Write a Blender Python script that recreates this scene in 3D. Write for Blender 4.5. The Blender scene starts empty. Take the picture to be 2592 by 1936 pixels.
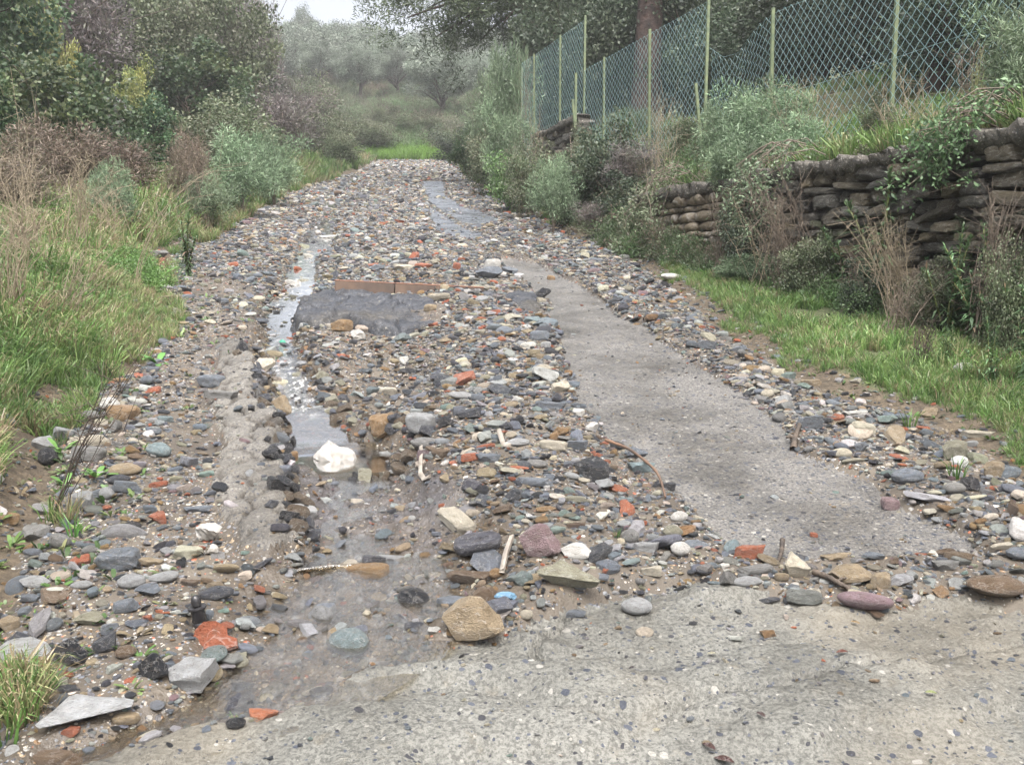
import bpy, math, random
import numpy as np
from mathutils import Vector, Euler
R = np.random.default_rng(11)
random.seed(5)
rad = math.radians

# ------------------------------------------------------------------ camera, world, sun, exposure
sc = bpy.context.scene
CAMZ = 1.5
PITCH = rad(-6.8)
cd = bpy.data.cameras.new('camera'); cam = bpy.data.objects.new('camera', cd); sc.collection.objects.link(cam)
cam.location = (0, 0, CAMZ); cam.rotation_euler = (rad(90) + PITCH, 0, 0)
cd.lens = 33; cd.sensor_width = 36; cd.clip_start = 0.05; cd.clip_end = 2000
sc.camera = cam
w = bpy.data.worlds.new('World'); sc.world = w; w.use_nodes = True
nt = w.node_tree; nt.nodes.clear()
sky = nt.nodes.new('ShaderNodeTexSky'); sky.sky_type = 'NISHITA'; sky.sun_disc = False
sky.sun_elevation = rad(62); sky.sun_rotation = rad(150); sky.dust_density = 9; sky.air_density = 1.0; sky.ozone_density = 1.0
hs = nt.nodes.new('ShaderNodeHueSaturation'); hs.inputs['Saturation'].default_value = 0.4
bg = nt.nodes.new('ShaderNodeBackground'); bg.inputs['Strength'].default_value = 0.13
wo = nt.nodes.new('ShaderNodeOutputWorld')
nt.links.new(sky.outputs[0], hs.inputs['Color']); nt.links.new(hs.outputs[0], bg.inputs[0]); nt.links.new(bg.outputs[0], wo.inputs[0])
sd = bpy.data.lights.new('sun', 'SUN'); sd.energy = 1.35; sd.angle = rad(20); sd.color = (1, .995, .99)
sun = bpy.data.objects.new('sun', sd); sc.collection.objects.link(sun)
sun.rotation_euler = Euler((rad(28), 0, rad(-30)))
sc.view_settings.view_transform = 'Standard'; sc.view_settings.look = 'None'
sc.view_settings.exposure = 1.62; sc.view_settings.gamma = 1; sc.view_settings.use_curve_mapping = False
sc.cycles.volume_bounces = 0; sc.cycles.max_bounces = 6; sc.cycles.transparent_max_bounces = 8
sc.cycles.diffuse_bounces = 3; sc.cycles.volume_step_rate = 4

# ------------------------------------------------------------------ survey: photo point (2592 px wide) -> place
F = 2376.
def ray(X, Y):
    dx = (X - 1296) / F; dz = -(Y - 968) / F
    return np.array([dx, math.cos(PITCH) - dz * math.sin(PITCH), math.sin(PITCH) + dz * math.cos(PITCH)])
SL = 0.1405
def gp(X, Y):                                  # where the sight line meets the sloping road plane
    d = ray(X, Y); t = CAMZ / (SL * d[1] - d[2]); return d[0] * t, d[1] * t
def dp(X, Y): return gp(X / .8534, Y / .8534)  # same from a 2212 px wide print
def zat(Y, d):                                  # height of a thing d metres away seen at print row Y
    return CAMZ + d * math.tan(math.atan((826 - Y) / 2028.) + PITCH)
def xat(X, d): return (X - 1106) / 2028. * d
def poly(L): return np.array([dp(*p) for p in L])

# ------------------------------------------------------------------ noise
def _h(ix, iy, s):
    h = (ix.astype(np.int64) * 374761393 + iy.astype(np.int64) * 668265263 + s * 1442695041) & 0xffffffff
    h = ((h ^ (h >> 13)) * 1274126177) & 0xffffffff
    h = ((h ^ (h >> 16)) * 2246822519) & 0xffffffff
    return ((h ^ (h >> 15)) & 0xffffff) / float(0xffffff)
def vn(x, y, s=0):
    ix = np.floor(x); iy = np.floor(y); fx = x - ix; fy = y - iy
    fx = fx * fx * (3 - 2 * fx); fy = fy * fy * (3 - 2 * fy)
    a = _h(ix, iy, s); b = _h(ix + 1, iy, s); c = _h(ix, iy + 1, s); d = _h(ix + 1, iy + 1, s)
    return (a + (b - a) * fx) * (1 - fy) + (c + (d - c) * fx) * fy
def fbm(x, y, f, o=4, s=0):
    v = 0; a = 1; t = 0
    for i in range(o):
        v = v + a * (vn(x * f + 17.3 * i, y * f + 9.1 * i, s + i) * 2 - 1); t += a; a *= .55; f *= 2.03
    return v / t
def worley(x, y, f, s=0):                       # F2-F1: distance to the nearest crack
    x = x * f; y = y * f; ix = np.floor(x); iy = np.floor(y)
    d1 = np.full(x.shape, 9.); d2 = d1.copy()
    for a in (-1, 0, 1):
        for b in (-1, 0, 1):
            cx = ix + a; cy = iy + b
            dd = np.hypot(cx + _h(cx, cy, s) - x, cy + _h(cx, cy, s + 7) - y)
            d2 = np.where(dd < d1, d1, np.minimum(d2, dd)); d1 = np.minimum(d1, dd)
    return d2 - d1
def ss(a, b, t):
    t = np.clip((t - a) / (b - a), 0, 1); return t * t * (3 - 2 * t)
def pip(x, y, P):
    ins = np.zeros(x.shape, bool); n = len(P)
    for i in range(n):
        x0, y0 = P[i]; x1, y1 = P[(i + 1) % n]
        if y0 == y1: continue
        c = ((y0 > y) != (y1 > y)) & (x < (x1 - x0) * (y - y0) / (y1 - y0) + x0)
        ins ^= c
    return ins
def segd(x, y, P, closed=False):                # distance to a polyline, and the parameter along it
    best = np.full(x.shape, 1e9); par = np.zeros(x.shape)
    n = len(P)
    for i in range(n if closed else n - 1):
        a = P[i]; b = P[(i + 1) % n]; dx, dy = b[0] - a[0], b[1] - a[1]
        t = np.clip(((x - a[0]) * dx + (y - a[1]) * dy) / (dx * dx + dy * dy + 1e-12), 0, 1)
        d = np.hypot(x - a[0] - t * dx, y - a[1] - t * dy)
        m = d < best; best = np.where(m, d, best); par = np.where(m, i + t, par)
    return best, par

# ------------------------------------------------------------------ outlines
def edge(L):
    P = np.array([dp(*p) for p in L]); o = np.argsort(P[:, 1]); return P[o]
LE = edge([(820, 345), (770, 372), (720, 387), (640, 412), (560, 450), (450, 520), (380, 555), (350, 600), (350, 640), (370, 690), (310, 800), (200, 840), (140, 900), (105, 960), (115, 1080), (50, 1200), (-10, 1400), (-40, 1700)])
RE = edge([(985, 345), (1000, 380), (1060, 420), (1150, 470), (1230, 510), (1330, 550), (1420, 600), (1480, 650), (1560, 720), (1640, 770), (1740, 840), (1830, 870), (1940, 890), (2030, 930), (2130, 980), (2212, 1050), (2500, 1300), (2800, 1700)])
def xl(y): return np.interp(y, LE[:, 1], LE[:, 0])
def xr(y): return np.interp(y, RE[:, 1], RE[:, 0])
P_STRIP = poly([(1075, 560), (1110, 590), (1150, 625), (1190, 655), (1175, 690), (1210, 705), (1215, 750), (1240, 820), (1250, 870), (1290, 900), (1310, 960), (1390, 1000), (1450, 1060), (1500, 1110), (1560, 1165), (1640, 1195), (1800, 1200), (2110, 1200), (2090, 1160), (1960, 1100), (1880, 1040), (1800, 1000), (1720, 975), (1690, 915), (1620, 860), (1530, 800), (1430, 740), (1400, 705), (1350, 690), (1270, 625), (1170, 572), (1110, 556)])
P_SLAB = poly([(120, 1700), (300, 1615), (420, 1575), (560, 1552), (700, 1520), (720, 1480), (800, 1440), (900, 1425), (960, 1395), (1080, 1375), (1150, 1345), (1230, 1310), (1320, 1285), (1480, 1265), (1620, 1272), (1700, 1290), (1830, 1300), (1870, 1325), (1930, 1318), (2000, 1290), (2212, 1310), (2800, 1330), (3600, 2600), (-400, 2600)])
P_PATCH = poly([(912, 392), (958, 392), (962, 422), (1000, 448), (1045, 460), (1090, 478), (1040, 488), (1000, 484), (960, 462), (925, 440)])
P_PATCH2 = poly([(925, 445), (962, 468), (990, 486), (1050, 512), (1020, 520), (960, 518), (935, 495)])
P_CRUST = poly([(470, 745), (545, 755), (548, 860), (565, 885), (610, 915), (600, 990), (625, 1060), (640, 1180), (580, 1222), (520, 1210), (480, 1150), (470, 1040), (490, 960), (455, 880), (480, 820)])
P_DARK = poly([(615, 1000), (700, 975), (860, 985), (960, 1040), (1000, 1120), (950, 1175), (840, 1180), (700, 1170), (640, 1140)])
# stream: print x, y, half width, water offset, bed offset
ST = [(790, 372, .30, -.02, -.035), (720, 420, .28, -.02, -.04), (705, 470, .20, -.025, -.045), (690, 520, .26, -.025, -.05), (655, 560, .17, -.035, -.07), (650, 610, .22, -.04, -.075), (610, 660, .20, -.06, -.10), (600, 700, .13, -.08, -.12), (618, 750, .15, -.09, -.135),
      (640, 810, .17, -.10, -.15), (668, 860, .15, -.11, -.16), (690, 905, .17, -.12, -.2), (740, 950, .34, -.10, -.2), (780, 985, .26, -.075, -.10), (800, 1060, .26, -.06, -.07),
      (800, 1130, .30, -.05, -.055), (850, 1200, .38, -.03, -.05), (790, 1300, .34, -.022, -.045), (720, 1380, .30, -.012, -.038), (620, 1460, .26, -.005, -.032), (500, 1530, .19, 0.0, -.028), (360, 1590, .13, .002, -.028), (150, 1660, .1, .002, -.028)]
STP = np.array([dp(a, b) for a, b, *_ in ST]); STV = np.array([s[2:] for s in ST])
P_POOL = poly([(605, 930), (700, 915), (760, 935), (880, 945), (890, 975), (800, 990), (640, 985)])

def sdist(x, y, P, k=1.):
    d, _ = segd(x, y, P, True)
    return np.where(pip(x, y, P), d, -d) + k * (.05 * fbm(x, y, 4, 3, 3) + .015 * fbm(x, y, 15, 2, 33))
def xw(y):                                      # foot of the terrace wall
    return np.interp(y, [-5, 5, 12.5, 17, 22, 26, 35, 58, 90], [6.9, 3.9, 1.7, 1.05, .1, -.1, -.9, -2.2, -4])
def terr(y, base):
    t = 2.42 + (3.3 - 2.42) * ss(13.3, 14.1, y) + (4.3 - 3.35) * ss(18.2, 18.9, y)
    return np.where(y < 20, t, np.maximum(t, base + 1.0) * ss(20, 23, y) + t * (1 - ss(20, 23, y)))
def H(x, y):
    x = np.asarray(x, float); y = np.asarray(y, float)
    b = SL * np.minimum(y, 56) + .272 * np.clip(y - 56, 0, 92) + .03 * np.clip(y - 148, 0, 400)
    h = b.copy() if hasattr(b, 'copy') else b
    # left bank
    L = xl(y) - x
    lf = .10 * ss(0, .35, L) + .12 * np.clip(L, 0, 5) + .22 * np.clip(L - 5, 0, 60) + .04 * np.clip(L, 0, 1) * fbm(x, y, .9, 3, 4)
    h = h + np.where(L > 0, lf, 0) * (1 - .6 * ss(50, 70, y))
    # right verge and terrace
    q = x - xr(y)
    vg = .04 * ss(0, .3, q) + .03 * np.clip(q, 0, 3)
    tz = terr(y, b) + .17 * np.clip(x - xw(y) - .3, 0, 1.5) * (1 - ss(13, 14, y)) + .24 * np.clip(x - xw(y) - 2.8, 0, 40)
    soft = ss(12.2, 13.8, y)
    lo = .02 - .1 * soft; hi = .16 + 1.5 * soft
    t = ss(0, 1, (x - xw(y) - lo) / (hi - lo)) * (1 - ss(45, 62, y))
    hv = h + np.where(q > 0, vg, 0)
    h = hv * (1 - t) + np.maximum(tz, hv) * t
    far = ss(55, 66, y); h = h + far * 1.2 * fbm(x, y, .045, 2, 8)
    # the washed-out road surface
    onr = ss(-.05, .12, np.minimum(-L, -q)) * (y < 60)
    near = onr > 0
    n1 = fbm(x, y, 1.1, 3, 1); n2 = fbm(x, y, 6, 4, 2)
    rub = .045 * n1 + .018 * n2
    ridge = np.exp(-((x - np.interp(y, [2.5, 4.6, 6, 9, 14], [.1, -.1, -.25, -.6, -1.4])) / .42) ** 2) * .07 * ss(2.9, 3.5, y) * (1 - ss(14, 20, y))
    ero = -(.19 + .12 * n2 + .08 * n1) * np.exp(-((x + .85) / .42) ** 2 - ((y - 5.9) / .8) ** 2)
    road = .03 + rub + ridge + ero
    d, par = segd(x, y, STP)
    hw = np.interp(par, np.arange(len(ST)), STV[:, 0]); bed = np.interp(par, np.arange(len(ST)), STV[:, 2])
    c = 1 - ss(.4, 1.5, d / hw * (1 + .5 * fbm(x, y, 2.6, 3, 5)))
    road = road * (1 - c) + (bed + .045 * n2 + .02 * fbm(x, y, 18, 3, 6)) * c
    road = road + .011 * fbm(x, y, 26, 3, 13) * (y < 14)
    sd_ = sdist(x, y, P_STRIP)
    m = ss(-.06, .02, sd_); road = road * (1 - m) + (-.015 + .006 * fbm(x, y, 2, 3, 9) + .0015 * fbm(x, y, 40, 2, 10)) * m
    for P_ in (P_PATCH, P_PATCH2):
        sd_ = sdist(x, y, P_, 2.)
        m = ss(-.1, .05, sd_); road = road * (1 - m) + (.0 + .008 * fbm(x, y, 2, 3, 9)) * m
    sd_ = sdist(x, y, P_CRUST)
    m = ss(-.04, .03, sd_); cr = worley(x + .06 * fbm(x, y, 6, 3, 21), y * .8 + .06 * fbm(x, y, 6, 3, 22), 7.0, 3)
    road = road * (1 - m) + (.07 + .012 * n1 + .007 * fbm(x, y, 9, 4, 12) + .004 * fbm(x, y, 30, 2, 14) - .032 * (1 - ss(.02, .15, cr))) * m
    sd_ = sdist(x, y, P_SLAB, .8)
    m = ss(-.09, .03, sd_)
    lay = fbm(x * .8 + y * .5, y * 2.0, 1.6, 4, 15)
    lay = .02 * np.tanh(14 * lay) + .012 * fbm(x, y, 7, 4, 16) + .009 * fbm(x, y, 26, 3, 17)
    lay = lay - .012 * np.exp(-((sd_) / .05) ** 2)
    road = road * (1 - m) + (.005 + lay - .05 * (1 - ss(.003, .016, segd(x, y, CRACK)[0] + .004 * fbm(x, y, 30, 2, 44))) - .035 * (1 - ss(.002, .014, segd(x, y, CRACK2)[0] + .006 * fbm(x, y, 25, 2, 45)))) * m
    h = h + road * onr
    h = h + (1 - onr) * (.03 * fbm(x, y, 1.3, 3, 30) + .012 * fbm(x, y, 7, 3, 31)) * (y < 60)
    return h
CRACK = poly([(1228, 1312), (1222, 1330), (1205, 1348), (1190, 1365), (1186, 1380), (1160, 1392), (1150, 1412), (1165, 1440)])
CRACK2 = poly([(2212, 1380), (2050, 1400), (1930, 1440), (1820, 1450), (1700, 1490), (1560, 1500), (1430, 1540), (1300, 1550)])
def Hs(x, y): return float(H(np.array([x]), np.array([y]))[0])

# ------------------------------------------------------------------ mesh helpers
def mk(name, v, f, mat=None, parent=None, col=None, smooth=False, sharp=None, link=True):
    me = bpy.data.meshes.new(name)
    v = np.asarray(v, np.float32); 
    if isinstance(f, np.ndarray):
        k = f.shape[1]; nf = len(f)
        me.vertices.add(len(v)); me.vertices.foreach_set('co', v.ravel())
        me.loops.add(nf * k); me.loops.foreach_set('vertex_index', f.astype(np.int32).ravel())
        me.polygons.add(nf); me.polygons.foreach_set('loop_start', np.arange(0, nf * k, k, dtype=np.int32))
        try: me.polygons.foreach_set('loop_total', np.full(nf, k, np.int32))
        except Exception: pass
        me.update(calc_edges=True)
    else:
        me.from_pydata(v.tolist(), [], f)
    if smooth: me.polygons.foreach_set('use_smooth', np.ones(len(me.polygons), bool))
    if sharp: me.set_sharp_from_angle(angle=rad(sharp))
    if col is not None:
        a = me.color_attributes.new('col', 'FLOAT_COLOR', 'POINT')
        a.data.foreach_set('color', np.c_[col, np.ones(len(col))].astype(np.float32).ravel())
    if mat: me.materials.append(mat)
    if not link: return me
    o = bpy.data.objects.new(name, me); sc.collection.objects.link(o)
    if parent: o.parent = parent
    return o
def tag(o, label=None, cat=None, group=None, kind=None):
    if label: o['label'] = label
    if cat: o['category'] = cat
    if group: o['group'] = group
    if kind: o['kind'] = kind
    return o
def empty(name, loc, rz=0):
    o = bpy.data.objects.new(name, None); sc.collection.objects.link(o); o.location = loc; o.rotation_euler.z = rz
    o.empty_display_size = .1; return o
def inst(name, me, parent=None, loc=(0, 0, 0), rot=(0, 0, 0), scl=(1, 1, 1), color=None):
    o = bpy.data.objects.new(name, me); sc.collection.objects.link(o); o.parent = parent
    o.location = loc; o.rotation_euler = rot; o.scale = scl
    if color is not None: o.color = (*color, 1)
    return o
class Tubes:
    def __init__(s, k=4): s.k = k; s.v = []; s.f = []; s.n = 0
    def add(s, P, r):
        P = np.asarray(P, float); n = len(P); r = np.broadcast_to(np.asarray(r, float), (n,))
        T = np.gradient(P, axis=0); T /= np.linalg.norm(T, axis=1)[:, None] + 1e-9
        ref = np.eye(3)[int(np.argmin(np.abs(T).max(0)))]
        U = np.cross(T, ref); U /= np.linalg.norm(U, axis=1)[:, None] + 1e-9; V = np.cross(T, U)
        a = np.arange(s.k) * 2 * math.pi / s.k
        ring = P[:, None, :] + r[:, None, None] * (np.cos(a)[None, :, None] * U[:, None, :] + np.sin(a)[None, :, None] * V[:, None, :])
        s.v.append(ring.reshape(-1, 3))
        i = np.arange(n - 1)[:, None] * s.k; j = np.arange(s.k)[None, :]; j2 = (j + 1) % s.k
        s.f.append(np.stack([i + j, i + j2, i + s.k + j2, i + s.k + j], -1).reshape(-1, 4) + s.n)
        s.n += n * s.k
    def build(s, name, mat, parent=None, link=True): return mk(name, np.concatenate(s.v), np.concatenate(s.f), mat, parent, smooth=True, link=link)

# ------------------------------------------------------------------ materials
def nm(name):
    m = bpy.data.materials.new(name); m.use_nodes = True; t = m.node_tree; t.nodes.clear()
    o = t.nodes.new('ShaderNodeOutputMaterial'); b = t.nodes.new('ShaderNodeBsdfPrincipled'); t.links.new(b.outputs[0], o.inputs[0])
    return m, t, b
def N(t, ty, **k):
    n = t.nodes.new(ty)
    for a, v in k.items():
        if a in n.bl_rna.properties: setattr(n, a, v)
        else: n.inputs[a].default_value = v
    return n
def ramp(t, src, stops, interp='LINEAR'):
    r = t.nodes.new('ShaderNodeValToRGB'); r.color_ramp.interpolation = interp
    e = r.color_ramp.elements
    while len(e) > 1: e.remove(e[-1])
    e[0].position = stops[0][0]; e[0].color = (*stops[0][1], 1)
    for p, c in stops[1:]:
        q = e.new(p); q.color = (*c, 1)
    t.links.new(src, r.inputs[0]); return r.outputs[0]
def mix(t, fac, a, b, bt='MIX'):
    n = t.nodes.new('ShaderNodeMix'); n.data_type = 'RGBA'; n.blend_type = bt
    for s, v in ((n.inputs[0], fac), (n.inputs[6], a), (n.inputs[7], b)):
        if hasattr(v, 'is_linked'): t.links.new(v, s)
        elif isinstance(v, (int, float)): s.default_value = v
        else: s.default_value = (*v, 1)
    return n.outputs[2]
def math_(t, op, a, b=0.):
    n = t.nodes.new('ShaderNodeMath'); n.operation = op
    for i, v in enumerate((a, b)):
        if hasattr(v, 'is_linked'): t.links.new(v, n.inputs[i])
        else: n.inputs[i].default_value = v
    return n.outputs[0]
def bump(t, b, h, s=.5, d=.01, prev=None):
    n = t.nodes.new('ShaderNodeBump'); n.inputs['Strength'].default_value = s; n.inputs['Distance'].default_value = d
    t.links.new(h, n.inputs['Height'])
    if prev: t.links.new(prev, n.inputs['Normal'])
    t.links.new(n.outputs[0], b.inputs['Normal']); return n.outputs[0]
def coord(t, which='Object'): return t.nodes.new('ShaderNodeTexCoord').outputs[which]
def noise(t, co, s, d=4, r=.6):
    n = N(t, 'ShaderNodeTexNoise', Scale=s, Detail=d, Roughness=r); t.links.new(co, n.inputs['Vector']); return n.outputs['Fac']
def voro(t, co, s, feat='F1', out='Distance', rnd=1.):
    n = t.nodes.new('ShaderNodeTexVoronoi'); n.feature = feat; n.inputs['Scale'].default_value = s; n.inputs['Randomness'].default_value = rnd
    t.links.new(co, n.inputs['Vector']); return n.outputs[out]

def stone_mat(name, inst_):
    m, t, b = nm(name); co = coord(t)
    if inst_: a = N(t, 'ShaderNodeAttribute', attribute_type='INSTANCER', attribute_name='col'); base = a.outputs['Color']
    else:
        oi = t.nodes.new('ShaderNodeObjectInfo'); base = oi.outputs['Color']
        ad = t.nodes.new('ShaderNodeVectorMath'); ad.operation = 'ADD'; t.links.new(co, ad.inputs[0])
        cx = t.nodes.new('ShaderNodeCombineXYZ'); s_ = math_(t, 'MULTIPLY', oi.outputs['Random'], 37.)
        t.links.new(s_, cx.inputs[0]); t.links.new(cx.outputs[0], ad.inputs[1]); co = ad.outputs[0]
    n1 = noise(t, co, 2.2, 5, .65)
    n2 = noise(t, co, 12., 4, .7)
    c = mix(t, ramp(t, n1, [(.3, (0, 0, 0)), (.7, (1, 1, 1))]), mix(t, 1., base, (.66, .64, .61), 'MULTIPLY'), mix(t, 1., base, (1.12, 1.12, 1.12), 'MULTIPLY'))
    c = mix(t, math_(t, 'MULTIPLY', ramp(t, n2, [(.35, (1, 1, 1)), (.48, (0, 0, 0))]), .5), c, mix(t, 1., base, (.35, .33, .3), 'MULTIPLY'))
    c = mix(t, math_(t, 'MULTIPLY', ramp(t, noise(t, co, 3.7, 3, .6), [(.54, (0, 0, 0)), (.66, (1, 1, 1))]), .3), c, (.15, .12, .085))
    if not inst_:
        wv = N(t, 'ShaderNodeTexNoise', Scale=1.3, Detail=3., Roughness=.6, Distortion=.6); t.links.new(co, wv.inputs['Vector'])
        v = ramp(t, wv.outputs['Fac'], [(.475, (0, 0, 0)), (.5, (1, 1, 1)), (.52, (0, 0, 0))])
        c = mix(t, math_(t, 'MULTIPLY', v, .3), c, (.6, .58, .55))
    t.links.new(c, b.inputs['Base Color'])
    t.links.new(ramp(t, n1, [(.3, (.22,) * 3), (.75, (.6,) * 3)]), b.inputs['Roughness'])
    bump(t, b, n2, .8, .05)
    return m
M_STONE = stone_mat('wet stone', False); M_STONEI = stone_mat('rubble stone', True)

def road_mat():
    m, t, b = nm('muddy gravel'); co = coord(t)
    dk = N(t, 'ShaderNodeAttribute', attribute_name='zone').outputs['Color']
    sp = t.nodes.new('ShaderNodeSeparateColor'); t.links.new(dk, sp.inputs[0])
    dark, wet, grav = sp.outputs[0], sp.outputs[1], sp.outputs[2]
    n = noise(t, co, 3., 6, .65); nf = noise(t, co, 60., 4, .7)
    mud = ramp(t, n, [(.3, (.034, .028, .022)), (.5, (.070, .058, .044)), (.7, (.125, .107, .083))])
    mud = mix(t, math_(t, 'MULTIPLY', nf, .55), mud, (.07, .055, .04))
    pal = [(0, (.16, .165, .175)), (.12, (.05, .052, .06)), (.24, (.26, .25, .23)), (.36, (.3, .23, .15)), (.46, (.12, .13, .15)), (.58, (.38, .34, .29)), (.68, (.22, .14, .08)), (.76, (.33, .11, .06)), (.8, (.19, .19, .2)), (.9, (.5, .48, .44)), (.95, (.09, .09, .1))]
    wob = t.nodes.new('ShaderNodeMix'); wob.data_type = 'VECTOR'; wob.inputs[0].default_value = .012
    nz = N(t, 'ShaderNodeTexNoise', Scale=30., Detail=2.); t.links.new(co, nz.inputs['Vector']); t.links.new(co, wob.inputs[4]); t.links.new(nz.outputs['Color'], wob.inputs[5]); cw = wob.outputs[1]
    c = mud; hts = []
    for sc_, w_, th in ((38, 1., .34), (85, 1., .36)):
        vc = voro(t, cw, sc_, out='Color'); vd = voro(t, cw, sc_)
        s1 = t.nodes.new('ShaderNodeSeparateColor'); t.links.new(vc, s1.inputs[0])
        pc = ramp(t, s1.outputs[0], pal, 'CONSTANT')
        rr = math_(t, 'ADD', math_(t, 'MULTIPLY', s1.outputs[1], .3), th - .2)
        inside = math_(t, 'LESS_THAN', vd, rr)
        pres = math_(t, 'LESS_THAN', s1.outputs[2], math_(t, 'ADD', math_(t, 'MULTIPLY', grav, .55), .22))
        k = math_(t, 'MULTIPLY', inside, pres)
        c = mix(t, k, c, pc); hts.append(math_(t, 'MULTIPLY', k, math_(t, 'SUBTRACT', .5, vd)))
    c = mix(t, math_(t, 'MULTIPLY', dark, .8), c, ramp(t, noise(t, co, 22., 5, .7), [(.35, (.02, .02, .024)), (.6, (.10, .10, .115)), (.75, (.25, .25, .27))]))
    c = mix(t, math_(t, 'MULTIPLY', wet, .35), c, (.06, .045, .03))
    t.links.new(c, b.inputs['Base Color'])
    r = math_(t, 'SUBTRACT', .62, math_(t, 'MULTIPLY', wet, .42)); r = math_(t, 'SUBTRACT', r, math_(t, 'MULTIPLY', dark, .25))
    t.links.new(math_(t, 'ADD', r, math_(t, 'MULTIPLY', math_(t, 'SUBTRACT', n, .5), .5)), b.inputs['Roughness'])
    p = bump(t, b, nf, .7, .012); p = bump(t, b, hts[0], .9, .02, p); bump(t, b, hts[1], .8, .01, p)
    return m
def concrete_mat(name, cols, spot, spotc, dens, sc1=55, bmp=.8, rough=.6, blotch=None, mudc=None, crack=False):
    m, t, b = nm(name); co = coord(t)
    n = noise(t, co, 2.2, 6, .68); nf = noise(t, co, 85., 4, .75); nm_ = noise(t, co, 16., 5, .7)
    c = ramp(t, n, cols)
    c = mix(t, math_(t, 'MULTIPLY', ramp(t, nf, [(.42, (1, 1, 1)), (.56, (0, 0, 0))]), .7), c, tuple(x * .38 for x in cols[0][1]))
    c = mix(t, math_(t, 'MULTIPLY', ramp(t, nm_, [(.58, (0, 0, 0)), (.72, (1, 1, 1))]), .5), c, mudc or (.22, .18, .12))
    if mudc:
        c = mix(t, math_(t, 'MULTIPLY', ramp(t, noise(t, co, 1.1, 4, .6), [(.5, (0, 0, 0)), (.68, (1, 1, 1))]), .55), c, mudc)
    wob = t.nodes.new('ShaderNodeMix'); wob.data_type = 'VECTOR'; wob.inputs[0].default_value = .014
    nz = N(t, 'ShaderNodeTexNoise', Scale=45., Detail=2.); t.links.new(co, nz.inputs['Vector']); t.links.new(co, wob.inputs[4]); t.links.new(nz.outputs['Color'], wob.inputs[5]); cw = wob.outputs[1]
    hh = None
    for s_, dn in ((sc1, dens), (sc1 * 2.1, dens * 1.4)):
        vc = voro(t, cw, s_, out='Color'); vd = voro(t, cw, s_)
        s1 = t.nodes.new('ShaderNodeSeparateColor'); t.links.new(vc, s1.inputs[0])
        k = math_(t, 'MULTIPLY', math_(t, 'LESS_THAN', vd, math_(t, 'ADD', .12, math_(t, 'MULTIPLY', s1.outputs[1], .3))), math_(t, 'LESS_THAN', s1.outputs[2], dn))
        sc_ = ramp(t, s1.outputs[0], [(0, spotc[0]), (.35, spotc[1]), (.6, spotc[2]), (.85, spotc[3])], 'CONSTANT')
        c = mix(t, k, c, sc_); hh = k if hh is None else math_(t, 'ADD', hh, k)
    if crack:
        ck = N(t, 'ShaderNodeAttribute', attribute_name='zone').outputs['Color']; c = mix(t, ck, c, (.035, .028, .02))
    dm = ramp(t, noise(t, co, 1.7, 5, .62), [(.47, (0, 0, 0)), (.62, (1, 1, 1))])
    c = mix(t, math_(t, 'MULTIPLY', dm, .55), c, mix(t, 1., c, (.55, .53, .5), 'MULTIPLY'))
    t.links.new(c, b.inputs['Base Color'])
    t.links.new(math_(t, 'SUBTRACT', ramp(t, n, [(.3, (rough - .2,) * 3), (.7, (rough + .15,) * 3)]), math_(t, 'MULTIPLY', dm, .12)), b.inputs['Roughness'])
    p = bump(t, b, nf, bmp, .006); p = bump(t, b, nm_, bmp, .02, p); bump(t, b, hh, .4, .003, p)
    return m
DSP = [(.035, .040, .054), (.06, .066, .082), (.025, .025, .03), (.26, .25, .225)]
M_SLAB = concrete_mat('weathered concrete', [(.3, (.118, .116, .102)), (.5, (.165, .163, .145)), (.72, (.22, .217, .197))], 1, DSP, .22, 34, 1., .62, mudc=(.15, .13, .095))
M_STRIP = concrete_mat('worn strip concrete', [(.3, (.105, .10, .092)), (.5, (.145, .138, .127)), (.72, (.19, .181, .168))], 1, DSP, .6, 36, .9, .55)
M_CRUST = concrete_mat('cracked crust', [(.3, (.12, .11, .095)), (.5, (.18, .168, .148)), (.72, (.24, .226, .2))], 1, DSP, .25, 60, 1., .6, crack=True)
M_TAR = concrete_mat('dark tarmac', [(.3, (.03, .032, .039)), (.5, (.052, .056, .066)), (.72, (.085, .09, .104))], 1, [(.02, .02, .025), (.14, .15, .17), (.05, .055, .06), (.22, .2, .16)], .4, 60, 1., .42, mudc=(.1, .085, .06))
M_PATCH = concrete_mat('wet tarmac patch', [(.3, (.10, .11, .13)), (.5, (.15, .165, .19)), (.72, (.21, .22, .24))], 1, DSP, .4, 50, .6, .35)

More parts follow.
